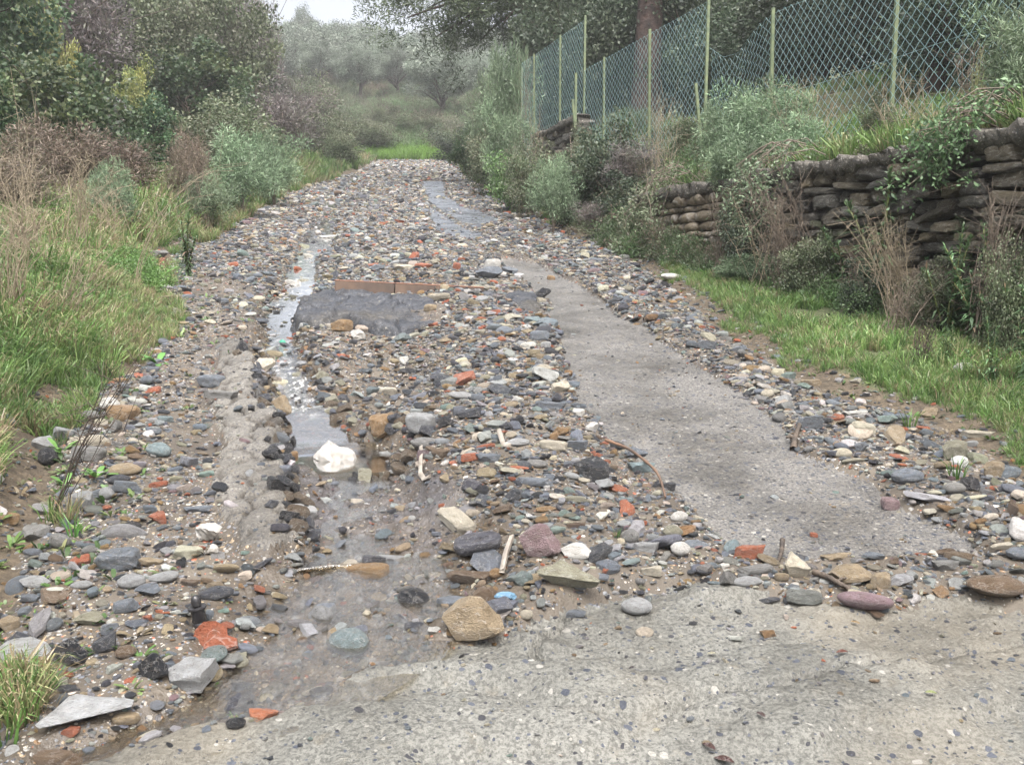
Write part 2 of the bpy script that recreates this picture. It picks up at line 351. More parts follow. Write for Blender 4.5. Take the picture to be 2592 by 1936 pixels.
def soil_mat():
    m, t, b = nm('grassy soil'); co = coord(t)
    n = noise(t, co, .9, 5, .65); nf = noise(t, co, 14., 5, .7)
    g = ramp(t, n, [(.3, (.035, .05, .018)), (.5, (.065, .085, .03)), (.68, (.1, .09, .05))])
    so = ramp(t, nf, [(.35, (.035, .026, .016)), (.65, (.105, .08, .052))])
    at = N(t, 'ShaderNodeAttribute', attribute_name='zone').outputs['Color']
    sp = t.nodes.new('ShaderNodeSeparateColor'); t.links.new(at, sp.inputs[0])
    c = mix(t, sp.outputs[0], g, so); t.links.new(c, b.inputs['Base Color']); b.inputs['Roughness'].default_value = .85
    bump(t, b, nf, .8, .05); return m
def leaf_mat(name, rough=.5, trans=.25, var=True):
    m, t, b = nm(name)
    c = N(t, 'ShaderNodeAttribute', attribute_name='col').outputs['Color']
    oi = t.nodes.new('ShaderNodeObjectInfo')
    hsv = t.nodes.new('ShaderNodeHueSaturation'); t.links.new(c, hsv.inputs['Color'])
    t.links.new(math_(t, 'ADD', .485, math_(t, 'MULTIPLY', oi.outputs['Random'], .03)), hsv.inputs['Hue'])
    t.links.new(math_(t, 'ADD', .8, math_(t, 'MULTIPLY', oi.outputs['Random'], .4)), hsv.inputs['Value'])
    c = hsv.outputs[0]
    t.links.new(c, b.inputs['Base Color']); b.inputs['Roughness'].default_value = rough
    tr = t.nodes.new('ShaderNodeBsdfTranslucent'); t.links.new(c, tr.inputs[0])
    mx = t.nodes.new('ShaderNodeMixShader'); mx.inputs[0].default_value = trans
    t.links.new(b.outputs[0], mx.inputs[1]); t.links.new(tr.outputs[0], mx.inputs[2])
    out = [n for n in t.nodes if n.type == 'OUTPUT_MATERIAL'][0]; t.links.new(mx.outputs[0], out.inputs[0])
    return m
M_LEAF = leaf_mat('leaves')
def grass_mat():
    m, t, b = nm('grass blades')
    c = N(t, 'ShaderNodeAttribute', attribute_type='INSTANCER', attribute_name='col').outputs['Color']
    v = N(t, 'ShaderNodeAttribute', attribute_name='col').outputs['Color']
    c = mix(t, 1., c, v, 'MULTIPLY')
    t.links.new(c, b.inputs['Base Color']); b.inputs['Roughness'].default_value = .42
    tr = t.nodes.new('ShaderNodeBsdfTranslucent'); t.links.new(c, tr.inputs[0])
    mx = t.nodes.new('ShaderNodeMixShader'); mx.inputs[0].default_value = .3
    t.links.new(b.outputs[0], mx.inputs[1]); t.links.new(tr.outputs[0], mx.inputs[2])
    out = [n for n in t.nodes if n.type == 'OUTPUT_MATERIAL'][0]; t.links.new(mx.outputs[0], out.inputs[0])
    return m
M_GRASS = grass_mat()
def plain(name, c1, c2=None, rough=.6, sc_=20., metal=0., bmp=.3, bd=.01, map_=None):
    m, t, b = nm(name); co = coord(t)
    n = noise(t, co, sc_, 5, .65)
    t.links.new(ramp(t, n, [(.35, c1), (.65, c2 or tuple(x * .6 for x in c1))]), b.inputs['Base Color'])
    b.inputs['Roughness'].default_value = rough; b.inputs['Metallic'].default_value = metal
    bump(t, b, n, bmp, bd); return m
M_BARK = plain('bark', (.10, .075, .055), (.03, .024, .02), .8, 9., bmp=.8, bd=.05)
M_PBARK = plain('pine bark', (.085, .052, .042), (.02, .015, .013), .85, 4., bmp=1., bd=.1)
M_STALK = plain('dry stalk', (.33, .275, .19), (.19, .15, .105), .6, 8.)
M_TWIG = plain('brown twig', (.19, .15, .115), (.085, .065, .05), .7, 8.)
M_GSTALK = plain('green stalk', (.16, .2, .06), (.11, .1, .05), .6, 8.)
M_POST = plain('green angle post', (.17, .20, .10), (.10, .135, .08), .5, 14.)
M_WIRE = plain('coated wire', (.27, .40, .41), (.20, .33, .34), .3, 5.)
M_RUST = plain('rusty metal', (.2, .09, .05), (.09, .05, .04), .6, 30., bmp=.6)
M_KERB = plain('stained kerb', (.15, .10, .072), (.085, .062, .05), .5, 6., bmp=.6)
M_CAP = concrete_mat('wall cap mortar', [(.3, (.07, .06, .048)), (.5, (.10, .09, .074)), (.72, (.14, .13, .11))], 1, [(.06, .06, .06), (.24, .22, .19), (.12, .11, .1), (.3, .28, .25)], .6, 34, 1., .75)
M_BLACK = plain('black plastic', (.02, .02, .023), (.03, .028, .028), .25, 12.)
M_PLAST = plain('white plastic', (.33, .32, .305), (.22, .205, .18), .4, 9., bmp=.5)
M_GRNP = plain('green plastic', (.03, .28, .17), (.02, .18, .11), .3, 6.)
M_BLUP = plain('blue plastic', (.09, .17, .24), (.06, .11, .16), .4, 6.)
M_ROAD = road_mat(); M_SOIL = soil_mat()
def water_mat():
    m = bpy.data.materials.new('muddy water'); m.use_nodes = True; t = m.node_tree; t.nodes.clear()
    o = t.nodes.new('ShaderNodeOutputMaterial'); co = coord(t)
    mp = N(t, 'ShaderNodeMapping'); mp.inputs['Scale'].default_value = (1., .45, 1.); t.links.new(co, mp.inputs[0]); cm = mp.outputs[0]
    bp = t.nodes.new('ShaderNodeBump'); bp.inputs['Strength'].default_value = .55; bp.inputs['Distance'].default_value = .02
    at = N(t, 'ShaderNodeAttribute', attribute_name='zone').outputs['Color']
    sp = t.nodes.new('ShaderNodeSeparateColor'); t.links.new(at, sp.inputs[0]); rip = sp.outputs[0]
    hgt = math_(t, 'MULTIPLY', math_(t, 'ADD', noise(t, cm, 26., 4, .6), math_(t, 'MULTIPLY', noise(t, cm, 90., 3, .6), .35)), rip)
    t.links.new(hgt, bp.inputs['Height'])
    tr = t.nodes.new('ShaderNodeBsdfTransparent'); tr.inputs[0].default_value = (.86, .80, .68, 1)
    di = t.nodes.new('ShaderNodeBsdfDiffuse'); di.inputs[0].default_value = (.20, .175, .135, 1)
    m1 = t.nodes.new('ShaderNodeMixShader'); m1.inputs[0].default_value = .08; t.links.new(tr.outputs[0], m1.inputs[1]); t.links.new(di.outputs[0], m1.inputs[2])
    gl = t.nodes.new('ShaderNodeBsdfGlossy'); gl.inputs['Roughness'].default_value = .05; t.links.new(bp.outputs[0], gl.inputs['Normal'])
    fr = t.nodes.new('ShaderNodeFresnel'); fr.inputs[0].default_value = 1.36; t.links.new(bp.outputs[0], fr.inputs['Normal'])
    m2 = t.nodes.new('ShaderNodeMixShader'); t.links.new(math_(t, 'MINIMUM', math_(t, 'MULTIPLY', fr.outputs[0], 3.6), 1.), m2.inputs[0]); t.links.new(m1.outputs[0], m2.inputs[1]); t.links.new(gl.outputs[0], m2.inputs[2])
    glint = t.nodes.new('ShaderNodeBsdfDiffuse'); glint.inputs[0].default_value = (.75, .75, .73, 1)  # white flecks painted in as the stream's bright highlights
    m3 = t.nodes.new('ShaderNodeMixShader')
    glint_mask = ramp(t, noise(t, cm, 24., 6, .8), [(.52, (0, 0, 0)), (.70, (1, 1, 1))])
    t.links.new(math_(t, 'MULTIPLY', glint_mask, sp.outputs[1]), m3.inputs[0]); t.links.new(m2.outputs[0], m3.inputs[1]); t.links.new(glint.outputs[0], m3.inputs[2])
    t.links.new(m3.outputs[0], o.inputs[0]); return m
M_WATER = water_mat()

# ------------------------------------------------------------------ ground sheet, split where the surface changes
xs = np.arange(-2.7, 2.7, .0155)
g = []; s_ = .0165; x0 = 2.7
while x0 < 230: g.append(x0); s_ = min(s_ * 1.045, 9); x0 += s_
g = np.array(g); xs = np.concatenate([-g[::-1], xs, g]); xs = np.unique(xs)
ys = [-6, -4, -2, -.5, .5, 1.2]; y0 = 1.6
while y0 < 420: ys.append(y0); y0 += max(.0125, .0068 * y0)
ys = np.array(ys)
X, Y = np.meshgrid(xs, ys); Z = H(X, Y)
nx, ny = len(xs), len(ys)
xc = (X[:-1, :-1] + X[1:, 1:]) / 2; yc = (Y[:-1, :-1] + Y[1:, 1:]) / 2
jx = .035 * fbm(xc, yc, 5, 3, 40); jy = .035 * fbm(xc, yc, 5, 3, 41)
zone = np.zeros(xc.shape, int)
zone[(xc + jx * 3 > xl(yc)) & (xc + jx * 3 < xr(yc)) & (yc < 59)] = 1
nearm = (yc < 60)
def setz(P, z, k):
    zone[(sdist(xc, yc, P, k) > 0) & (zone == 1)] = z
setz(P_SLAB, 3, .8); setz(P_STRIP, 2, 1.); setz(P_PATCH, 4, 2.); setz(P_PATCH2, 4, 2.); setz(P_CRUST, 5, 1.)
idx = np.arange(nx * ny).reshape(ny, nx)
quads = np.stack([idx[:-1, :-1], idx[:-1, 1:], idx[1:, 1:], idx[1:, :-1]], -1).reshape(-1, 4)
V = np.stack([X, Y, Z], -1).reshape(-1, 3)
dS, pS = segd(X, Y, STP); hwS = np.interp(pS, np.arange(len(ST)), STV[:, 0])
wet = (1 - ss(.6, 2.2, dS / hwS)) * (Y < 40)
dk_ = pip(X + .06 * fbm(X, Y, 4, 3, 50), Y + .06 * fbm(X, Y, 4, 3, 51), P_DARK).astype(float) * (.5 + .5 * ss(-.1, .2, fbm(X, Y, 5, 3, 52)))
grav = ss(-.35, .4, fbm(X, Y, 1.3, 3, 53) + .25)
wl = ss(-.1, .3, np.abs(X - xw(Y) - .1) * -1 + .3) * (Y < 13.8)
ero_ = ss(.1, .5, (1 - np.abs(X - xl(Y)) / .4)) + ss(.1, .5, (1 - np.abs(X - xr(Y)) / .4))
zroad = np.stack([dk_, wet, grav], -1).reshape(-1, 3)
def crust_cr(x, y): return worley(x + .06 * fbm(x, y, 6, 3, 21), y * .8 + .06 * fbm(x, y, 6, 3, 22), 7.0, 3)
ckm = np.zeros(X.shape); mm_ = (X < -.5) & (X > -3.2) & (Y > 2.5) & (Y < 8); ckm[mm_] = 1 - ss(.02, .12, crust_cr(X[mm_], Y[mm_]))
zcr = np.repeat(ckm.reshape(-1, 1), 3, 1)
zsoil = np.stack([np.clip(wl + ero_ + .25 * (fbm(X, Y, .5, 3, 55) > .1), 0, 1), X * 0, X * 0], -1).reshape(-1, 3)
def zcol(o, arr):
    a = o.data.color_attributes.new('zone', 'FLOAT_COLOR', 'POINT'); a.data.foreach_set('color', np.c_[arr, np.ones(len(arr))].astype(np.float32).ravel())
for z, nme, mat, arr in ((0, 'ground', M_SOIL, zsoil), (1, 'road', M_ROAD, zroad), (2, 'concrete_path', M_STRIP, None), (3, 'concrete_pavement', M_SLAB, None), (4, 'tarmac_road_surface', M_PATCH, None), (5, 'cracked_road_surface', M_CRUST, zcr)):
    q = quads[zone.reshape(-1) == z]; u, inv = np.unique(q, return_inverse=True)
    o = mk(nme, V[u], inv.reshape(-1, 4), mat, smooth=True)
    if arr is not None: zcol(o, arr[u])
    o['kind'] = 'structure'
# water
n = 170; tt = np.linspace(0, len(ST) - 1, n); cx_ = np.interp(tt, np.arange(len(ST)), STP[:, 0]); cy_ = np.interp(tt, np.arange(len(ST)), STP[:, 1])
hw_ = np.interp(tt, np.arange(len(ST)), STV[:, 0]) * 1.2; wo_ = np.interp(tt, np.arange(len(ST)), STV[:, 1]); bo_ = np.interp(tt, np.arange(len(ST)), STV[:, 2]); wo_ = np.where((tt > 9.6) & (tt < 12.6), wo_, np.minimum(wo_, bo_ + np.where(tt < 11, .030, .032)))
ze = SL * cy_ + wo_
py = dp(740, 950)[1]; zp = SL * dp(740, 985)[1] - .075
ze = np.minimum.accumulate(np.where(np.abs(cy_ - py) < .22, np.minimum(ze, zp + .004), ze))
dx = np.gradient(cx_); dy = np.gradient(cy_); L_ = np.hypot(dx, dy)
nxv, nyv = -dy / L_, dx / L_
vs = []; zc = []
for k in np.linspace(-1, 1, 13):
    vs.append(np.c_[cx_ + nxv * k * hw_, cy_ + nyv * k * hw_, ze])
    steep = ss(6, 9, tt) * (1 - ss(9.6, 10.2, tt)); lowr = ss(10.6, 12, tt)
    zc.append(np.c_[.12 + .88 * np.clip(steep + lowr * .8, 0, 1), .95 * steep * (1 - .6 * abs(k)) + .10 * ss(13, 14, tt) * (1 - ss(19, 21, tt)) + .5 * (1 - ss(5, 7, tt)) + .35 * ss(0, 1, 6 - tt) * 0, tt * 0])
vs = np.array(vs); ii = np.arange(13 * n).reshape(13, n)
wq = np.stack([ii[:-1, :-1], ii[:-1, 1:], ii[1:, 1:], ii[1:, :-1]], -1).reshape(-1, 4)
o = mk('water', vs.reshape(-1, 3), wq, M_WATER, smooth=True); zcol(o, np.array(zc).reshape(-1, 3)); o['kind'] = 'structure'
pc = P_POOL.mean(0); P2 = pc + (P_POOL - pc) * 1.12
o = mk('water', np.c_[P2, np.full(len(P2), zp + .008)], [list(range(len(P2)))], M_WATER); zcol(o, np.tile([[.1, 0., 0.]], (len(P2), 1))); o['kind'] = 'structure'

# ------------------------------------------------------------------ instanced masses
def scatter(name, pts, rot, scl, col, ix, sources, label=None):
    me = bpy.data.meshes.new(name); me.vertices.add(len(pts)); me.vertices.foreach_set('co', np.asarray(pts, np.float32).ravel())
    for nme, ty, arr, key in (('rot', 'FLOAT_VECTOR', rot, 'vector'), ('scl', 'FLOAT_VECTOR', scl, 'vector'), ('col', 'FLOAT_COLOR', np.c_[col, np.ones(len(col))], 'color'), ('idx', 'INT', ix, 'value')):
        a = me.attributes.new(nme, ty, 'POINT'); a.data.foreach_set(key, np.asarray(arr, np.int32 if ty == 'INT' else np.float32).ravel())
    o = bpy.data.objects.new(name, me); sc.collection.objects.link(o)
    cl = bpy.data.collections.new(name + ' kinds')
    for i, s in enumerate(sources):
        so = bpy.data.objects.new('%s kind %02d' % (name, i), s); cl.objects.link(so)
    ng = bpy.data.node_groups.new(name, 'GeometryNodeTree')
    ng.interface.new_socket('Geometry', in_out='INPUT', socket_type='NodeSocketGeometry'); ng.interface.new_socket('Geometry', in_out='OUTPUT', socket_type='NodeSocketGeometry')
    gi = ng.nodes.new('NodeGroupInput'); go = ng.nodes.new('NodeGroupOutput'); ip = ng.nodes.new('GeometryNodeInstanceOnPoints'); ci = ng.nodes.new('GeometryNodeCollectionInfo')
    ci.inputs['Collection'].default_value = cl; ci.inputs['Separate Children'].default_value = True; ci.inputs['Reset Children'].default_value = True
    ip.inputs['Pick Instance'].default_value = True
    def na(nm_, ty):
        a = ng.nodes.new('GeometryNodeInputNamedAttribute'); a.data_type = ty; a.inputs['Name'].default_value = nm_
        return [s for s in a.outputs if s.enabled][0]
    e2r = ng.nodes.new('FunctionNodeEulerToRotation')
    lk = ng.links.new
    lk(gi.outputs[0], ip.inputs['Points']); lk(ci.outputs[0], ip.inputs['Instance']); lk(na('idx', 'INT'), ip.inputs['Instance Index'])
    lk(na('rot', 'FLOAT_VECTOR'), e2r.inputs[0]); lk(e2r.outputs[0], ip.inputs['Rotation']); lk(na('scl', 'FLOAT_VECTOR'), ip.inputs['Scale']); lk(ip.outputs[0], go.inputs[0])
    md = o.modifiers.new('scatter', 'NODES'); md.node_group = ng
    o['kind'] = 'stuff'
    if label: o['label'] = label
    return o

# ------------------------------------------------------------------ stones
def ico(level):
    import bmesh
    bm = bmesh.new(); bmesh.ops.create_icosphere(bm, subdivisions=level, radius=1)
    v = np.array([x.co[:] for x in bm.verts]); f = np.array([[a.index for a in p.verts] for p in bm.faces]); bm.free(); return v, f
ICO = {l: ico(l) for l in (2, 3, 4)}
def stone_mesh(level, kind, seed, mat):
    r = np.random.default_rng(seed); hero = level == 4; v, f = ICO[level]; v = v.copy()
    if kind in ('block', 'ashlar'):
        p_ = 5. if kind == 'block' else 8.; v = v / (np.abs(v) ** p_).sum(1)[:, None] ** (1 / p_) * .8
        v = v @ (np.eye(3) + r.normal(0, .10 if kind == 'block' else .06, (3, 3)))
    if kind != 'round':
        nc = {'chip': 10 if hero else 11, 'slab': 10, 'block': 8, 'ashlar': 5}[kind]
        if kind in ('block', 'ashlar'):
            d = r.normal(0, 1, (nc, 3)); off = r.uniform(.78, 1.02, nc)
        else:
            d = r.normal(0, 1, (nc, 3)); off = r.uniform(.42, .80, nc)
            if kind == 'slab': d[0] = (r.normal(0, .12), r.normal(0, .12), 1); off[0] = .45; d[1] = (r.normal(0, .12), r.normal(0, .12), -1); off[1] = .5; d[2:, 2] *= .3
        d /= np.linalg.norm(d, axis=1)[:, None]
        for _ in range(2):
            for k in range(len(d)):
                e = v @ d[k] - off[k]; v = v - np.where(e > 0, e, 0)[:, None] * d[k]
    nn = r.uniform(0, 50, 3)
    amp = .05 if kind == 'round' else .035
    ds = sum(a * np.sin(v @ r.normal(0, fq, (3, 3)) + nn) for a, fq in ((1, 2), (.6, 5), (.35, 11)))
    v = v + amp * ds
    v /= np.abs(v).max(0)
    me = mk('stone', v, f, mat, smooth=True, sharp=20 if kind != 'round' else 60, link=False)
    return me
KINDS_ = ['chip', 'slab', 'block', 'round']
HERO = {k: [stone_mesh(4, k, 100 + i * 7 + j, M_STONE) for j in range(4)] for i, k in enumerate(KINDS_)}
MID = {k: [stone_mesh(3, k, 200 + i * 7 + j, M_STONE) for j in range(6)] for i, k in enumerate(KINDS_)}
RUB = [stone_mesh(3, k, 300 + i * 9 + j, M_STONEI) for i, k in enumerate(['chip', 'chip', 'slab', 'slab', 'block', 'round']) for j in range(4)]
COL = dict(slate=(.185, .21, .245), dark=(.07, .075, .09), tar=(.028, .03, .036), light=(.39, .40, .41), cream=(.58, .53, .43), white=(.70, .69, .66), tan=(.36, .285, .19), ochre=(.31, .20, .10), brown=(.17, .12, .08), brick=(.42, .14, .075), green=(.22, .29, .27), teal=(.24, .31, .33), purple=(.27, .19, .20), grey=(.24, .24, .235), olive=(.30, .29, .22))
CN = dict(slate='slate-grey', dark='dark grey', tar='black', light='pale grey', cream='cream', white='white', tan='tan', ochre='ochre', brown='brown', brick='orange-red', green='grey-green', teal='pale blue-green', purple='purple-pink', grey='mid-grey', olive='olive-grey')
SN = dict(chip='angular', slab='flat', block='blocky', round='rounded')
LM = []     # landmarks: name, x, y
def put(cx, cy, wpx, hpx, col, kind, rz=None, tilt=.12, label=None, name='stone', cat='stone', group='larger stones of the washed-out road', lift=0.):
    X0, Y0 = gp(cx, cy + hpx * .28)
    z0 = Hs(X0, Y0); dist = math.sqrt(X0 ** 2 + Y0 ** 2 + (z0 - CAMZ) ** 2)
    W = wpx * dist / F; al = math.atan2(CAMZ - z0 + SL * Y0, Y0) if Y0 else .4
    al = math.asin(min(1, max(.15, (CAMZ - z0) / dist))) + .14
    dep = W * (.5 if wpx > 1.8 * hpx else .68)
    if hpx > wpx: dep = W * .9
    th = (hpx * dist / F - dep * math.sin(al) * .8) / math.cos(al); th = max(th, .2 * W, .012)
    th = min(th, W * 1.3)
    if kind == 'slab':
        th = min(th, .34 * W + .012); dep = min(max((hpx * dist / F - th * math.cos(al)) / math.sin(al), .4 * W), 1.25 * W)
    rz = random.uniform(-.35, .35) if rz is None else rz
    me = random.choice((HERO if wpx > 58 else MID)[kind])
    c = np.array(COL[col]) * random.uniform(.9, 1.12)
    o = inst(name, me, None, (X0, Y0, z0 + th * .38 + lift), (random.uniform(-tilt, tilt) + .1, random.uniform(-tilt, tilt), rz), (W / 2 * 1.04, dep / 2, th / 2 * 1.1), c)
    tag(o, label, cat, group); return o, X0, Y0, W
HAND = [
 (63, 1669, 114, 80, 'light', 'round', 'pale grey white-veined rock at the left edge of the frame', 'veined left rock'),
 (208, 1818, 208, 82, 'light', 'chip', 'long pale grey rock with whitish end at bottom left', 'long pale rock'),
 (175, 1666, 105, 75, 'tar', 'chip', 'long black lump of porous tarmac beside the veined left rock', 'long tarmac lump'),
 (386, 1728, 76, 70, 'tar', 'chip', 'black porous tarmac lump in shallow mud above the long pale rock', 'mud-set tarmac lump'),
 (276, 1656, 65, 55, 'dark', 'chip', 'dark slate chunk right of the long tarmac lump', 'dark slate chunk'),
 (302, 1432, 92, 60, 'slate', 'block', 'big smooth slate-grey block with dark cut face in the left rubble', 'smooth slate block'),
 (89, 1496, 81, 35, 'light', 'chip', 'pale faceted stone with dark underside near the left grass', 'pale faceted stone'),
 (334, 1494, 62, 45, 'light', 'round', 'rounded light grey stone below the smooth slate block', 'rounded light stone'),
 (418, 1480, 68, 34, 'light', 'round', 'grey stone with white top right of the rounded light stone', 'white-topped stone'),
 (487, 1488, 60, 25, 'brown', 'slab', 'long brownish stone propped beside the white-topped stone', 'propped brown stone'),
 (383, 1517, 72, 42, 'slate', 'chip', 'upper of two dark slate shards in the left rubble', 'upper slate shard'),
 (318, 1548, 62, 48, 'slate', 'slab', 'lower of two dark slate shards in the left rubble', 'lower slate shard'),
 (548, 1515, 80, 40, 'dark', 'round', 'porous grey lump behind the black pipe fitting', 'porous grey lump'),
 (487, 1692, 108, 112, 'light', 'slab', 'pale flat rock lying half in the water below the roof tile shards', 'half-sunk flat rock'),
 (140, 1900, 140, 62, 'brown', 'slab', 'flat brown rock at the bottom left corner below the orange chip', 'bottom brown rock'),
 (20, 1595, 48, 40, 'tan', 'slab', 'flat tan stone at the left frame edge above the veined left rock', 'left tan stone'),
 (52, 1628, 66, 40, 'dark', 'chip', 'dark muddy stone just behind the veined left rock', 'dark muddy stone'),
 (107, 1708, 36, 34, 'ochre', 'block', 'small yellow-brown stone under the veined left rock', 'yellow stone'),
 (208, 1510, 50, 22, 'light', 'round', 'oval light grey pebble left of the upper slate shard', 'oval light pebble'),
 (80, 1540, 40, 20, 'slate', 'block', 'small blue-grey block under the pale faceted stone', 'blue-grey block'),
 (234, 1582, 80, 42, 'olive', 'chip', 'broad grey-brown rock below the lower slate shard', 'broad grey-brown rock'),
 (383, 1439, 55, 30, 'tan', 'chip', 'tan stone right of the smooth slate block', 'tan stone by slate block'),
 (610, 1705, 62, 30, 'tar', 'slab', 'black wet stone standing in the shallow stream', 'black stream stone'),
 (321, 1676, 46, 38, 'brown', 'round', 'muddy rounded stone between dark slate chunk and tarmac lump', 'muddy rounded stone'),
 (78, 1796, 66, 45, 'brown', 'round', 'muddy brown stone left of the long pale rock', 'muddy brown stone'),
 (92, 1757, 27, 32, 'teal', 'slab', 'small bluish flat piece in mud above the muddy brown stone', 'bluish piece'),
 (226, 1133, 96, 38, 'cream', 'slab', 'cream slab with brown stains lying on a grey rock by the left grass', 'stained cream slab'),
 (223, 1168, 76, 40, 'grey', 'block', 'grey rock under the stained cream slab', 'rock under cream slab'),
 (122, 1160, 45, 50, 'tar', 'round', 'round black stone half hidden in weeds at left', 'round black stone'),
 (109, 1122, 52, 44, 'light', 'chip', 'grey and white stone behind the round black stone', 'grey-and-white stone'),
 (280, 1049, 46, 38, 'white', 'round', 'dirty white stone above the stained cream slab', 'dirty white stone'),
 (294, 1100, 43, 40, 'grey', 'chip', 'speckled grey stone below the dirty white stone', 'speckled grey stone'),
 (231, 1079, 42, 32, 'grey', 'chip', 'grey stone left of the dirty white stone', 'grey stone by white stone'),
 (422, 1082, 46, 20, 'teal', 'slab', 'flat pale blue-green stone on the left mud', 'flat blue-green stone'),
 (403, 1160, 58, 42, 'teal', 'round', 'knobbly pale blue-green lump left of the cracked crust', 'knobbly blue lump'),
 (316, 1204, 80, 38, 'tan', 'round', 'broad tan boulder half sunk below the stained cream slab', 'sunk tan boulder'),
 (302, 1229, 52, 28, 'dark', 'round', 'dark stone leaning on the sunk tan boulder', 'dark leaning stone'),
 (321, 1253, 82, 40, 'slate', 'slab', 'thick slate-grey slab under the dark leaning stone', 'thick slate slab'),
 (272, 1275, 35, 34, 'light', 'round', 'pale round stone at the left end of the thick slate slab', 'pale round stone'),
 (204, 1289, 57, 52, 'light', 'block', 'silvery faceted cube-like stone left of the pale round stone', 'silvery faceted stone'),
 (498, 1308, 80, 26, 'slate', 'slab', 'thin curved slate shard left of the cracked crust foot', 'curved slate shard'),
 (229, 1408, 38, 26, 'grey', 'round', 'small round grey pebble left of the smooth slate block', 'round grey pebble'),
 (561, 1027, 82, 28, 'grey', 'slab', 'pinkish grey pointed slab on the left mud above the cracked crust', 'pointed pinkish slab'),
 (537, 974, 66, 38, 'slate', 'block', 'blue-grey block sitting on the cracked crust edge', 'crust-edge block'),
 (374, 978, 34, 26, 'slate', 'round', 'rounded dark grey cobble on the left mud', 'left mud cobble'),
 (22, 1338, 46, 30, 'ochre', 'block', 'yellow-brown block at the left frame edge in the weeds', 'yellow-brown block'),
 (90, 1352, 62, 54, 'grey', 'slab', 'grey flat rock overhung by grass at the left edge', 'grass-hung grey rock'),
 (153, 1380, 50, 42, 'grey', 'round', 'grey rounded rock under the grass tuft at left', 'tuft-side grey rock'),
 (398, 660, 50, 28, 'grey', 'chip', 'grey rock at the foot of the left grass bank', 'bank-foot grey rock'),
 (708, 998, 60, 58, 'tan', 'chip', 'wet tan rock beside the little waterfall above the pool', 'waterfall tan rock'),
 (972, 1039, 72, 62, 'ochre', 'block', 'ochre-brown squared block in the eroded hollow above the pool', 'ochre block'),
 (1066, 1092, 72, 62, 'light', 'block', 'pale grey broken concrete lump at the right end of the pool', 'pale concrete lump'),
 (1080, 1141, 80, 38, 'grey', 'round', 'porous rounded grey rock in front of the pale concrete lump', 'porous rounded rock'),
 (1122, 1108, 52, 36, 'tar', 'chip', 'black tarmac chunk right of the pale concrete lump', 'black chunk by lump'),
 (1198, 1096, 80, 36, 'dark', 'chip', 'dark flat-topped stone right of the black chunk', 'dark flat-topped stone'),
 (1247, 677, 40, 33, 'white', 'block', 'bright white block at the head of the concrete strip', 'bright white block'),
 (1245, 708, 82, 40, 'slate', 'chip', 'long blue-grey rock in front of the bright white block', 'long blue-grey rock'),
 (1290, 695, 42, 24, 'slate', 'chip', 'blue-grey rock right of the bright white block', 'blue-grey rock by white'),
 (1375, 750, 56, 34, 'tar', 'chip', 'black lump at the left margin of the concrete strip', 'black strip-side lump'),
 (1395, 701, 21, 14, 'ochre', 'block', 'single small yellow stone lying on the upper concrete strip', 'yellow strip stone'),
 (1365, 866, 50, 30, 'slate', 'block', 'slate block overhanging the left edge of the strip', 'strip-edge slate block'),
 (1382, 886, 26, 22, 'light', 'block', 'pale block tucked under the strip-edge slate block', 'tucked pale block'),
 (1375, 952, 42, 28, 'cream', 'round', 'cream rounded stone beside the strip halfway up', 'cream strip-side stone'),
 (1417, 990, 50, 36, 'cream', 'chip', 'bright cream rock at the strip edge below the cream rounded stone', 'bright cream rock'),
 (1167, 1027, 62, 26, 'light', 'round', 'pale elongated stone on the rubble ridge', 'pale ridge stone'),
 (1210, 1040, 36, 18, 'slate', 'block', 'small slate brick-shaped stone beside the pale ridge stone', 'small slate brick'),
 (1397, 1047, 78, 26, 'slate', 'slab', 'long slate slab near the strip edge', 'long slate slab'),
 (1462, 1064, 37, 26, 'white', 'slab', 'white stone at the right end of the long slate slab', 'white slab-end stone'),
 (1501, 1098, 37, 30, 'white', 'slab', 'white oblong stone at the strip edge below the slate slab', 'white oblong stone'),
 (1112, 781, 54, 24, 'cream', 'block', 'pinkish cream block right of the broken tarmac mound', 'pinkish cream block'),
 (1090, 807, 34, 22, 'tan', 'block', 'tan block touching the right end of the tarmac mound', 'tan mound-end block'),
 (866, 842, 50, 38, 'ochre', 'block', 'ochre block in front of the broken tarmac mound', 'ochre mound-front block'),
 (1346, 822, 46, 26, 'teal', 'chip', 'pale green-blue rock left of the strip', 'green-blue rock'),
 (1310, 1180, 62, 26, 'light', 'round', 'smooth oval grey pebble in the middle rubble', 'smooth oval pebble'),
 (1401, 1174, 70, 32, 'cream', 'block', 'cream brick-shaped rock in the middle rubble', 'cream brick-shaped rock'),
 (1468, 1155, 73, 34, 'slate', 'slab', 'slate plate behind the brown branch end', 'slate plate'),
 (1607, 1161, 62, 40, 'slate', 'chip', 'blue-grey rock overhanging the strip by the brown branch', 'branch-side rock'),
 (1619, 1198, 74, 38, 'teal', 'slab', 'blue-green slab under the brown branch', 'blue-green slab'),
 (1690, 1230, 78, 30, 'dark', 'slab', 'dark slab jutting onto the strip below the blue-green slab', 'dark jutting slab'),
 (1232, 1224, 72, 34, 'slate', 'slab', 'slanting slate blade in the middle rubble', 'slanting slate blade'),
 (1359, 1415, 118, 100, 'purple', 'chip', 'large purple-pink rock with a pale blue corner near the slab', 'purple rock'),
 (1455, 1432, 96, 52, 'white', 'chip', 'rough bright white rock right of the purple rock', 'rough white rock'),
 (1432, 1487, 168, 86, 'olive', 'chip', 'big flat olive-grey rock below the rough white rock', 'big olive rock'),
 (1611, 1524, 76, 50, 'light', 'round', 'smooth oval blue-grey pebble alone on the concrete slab edge', 'smooth lone pebble'),
 (1458, 1543, 50, 24, 'slate', 'block', 'small dark slate block under the big olive rock', 'slate under olive rock'),
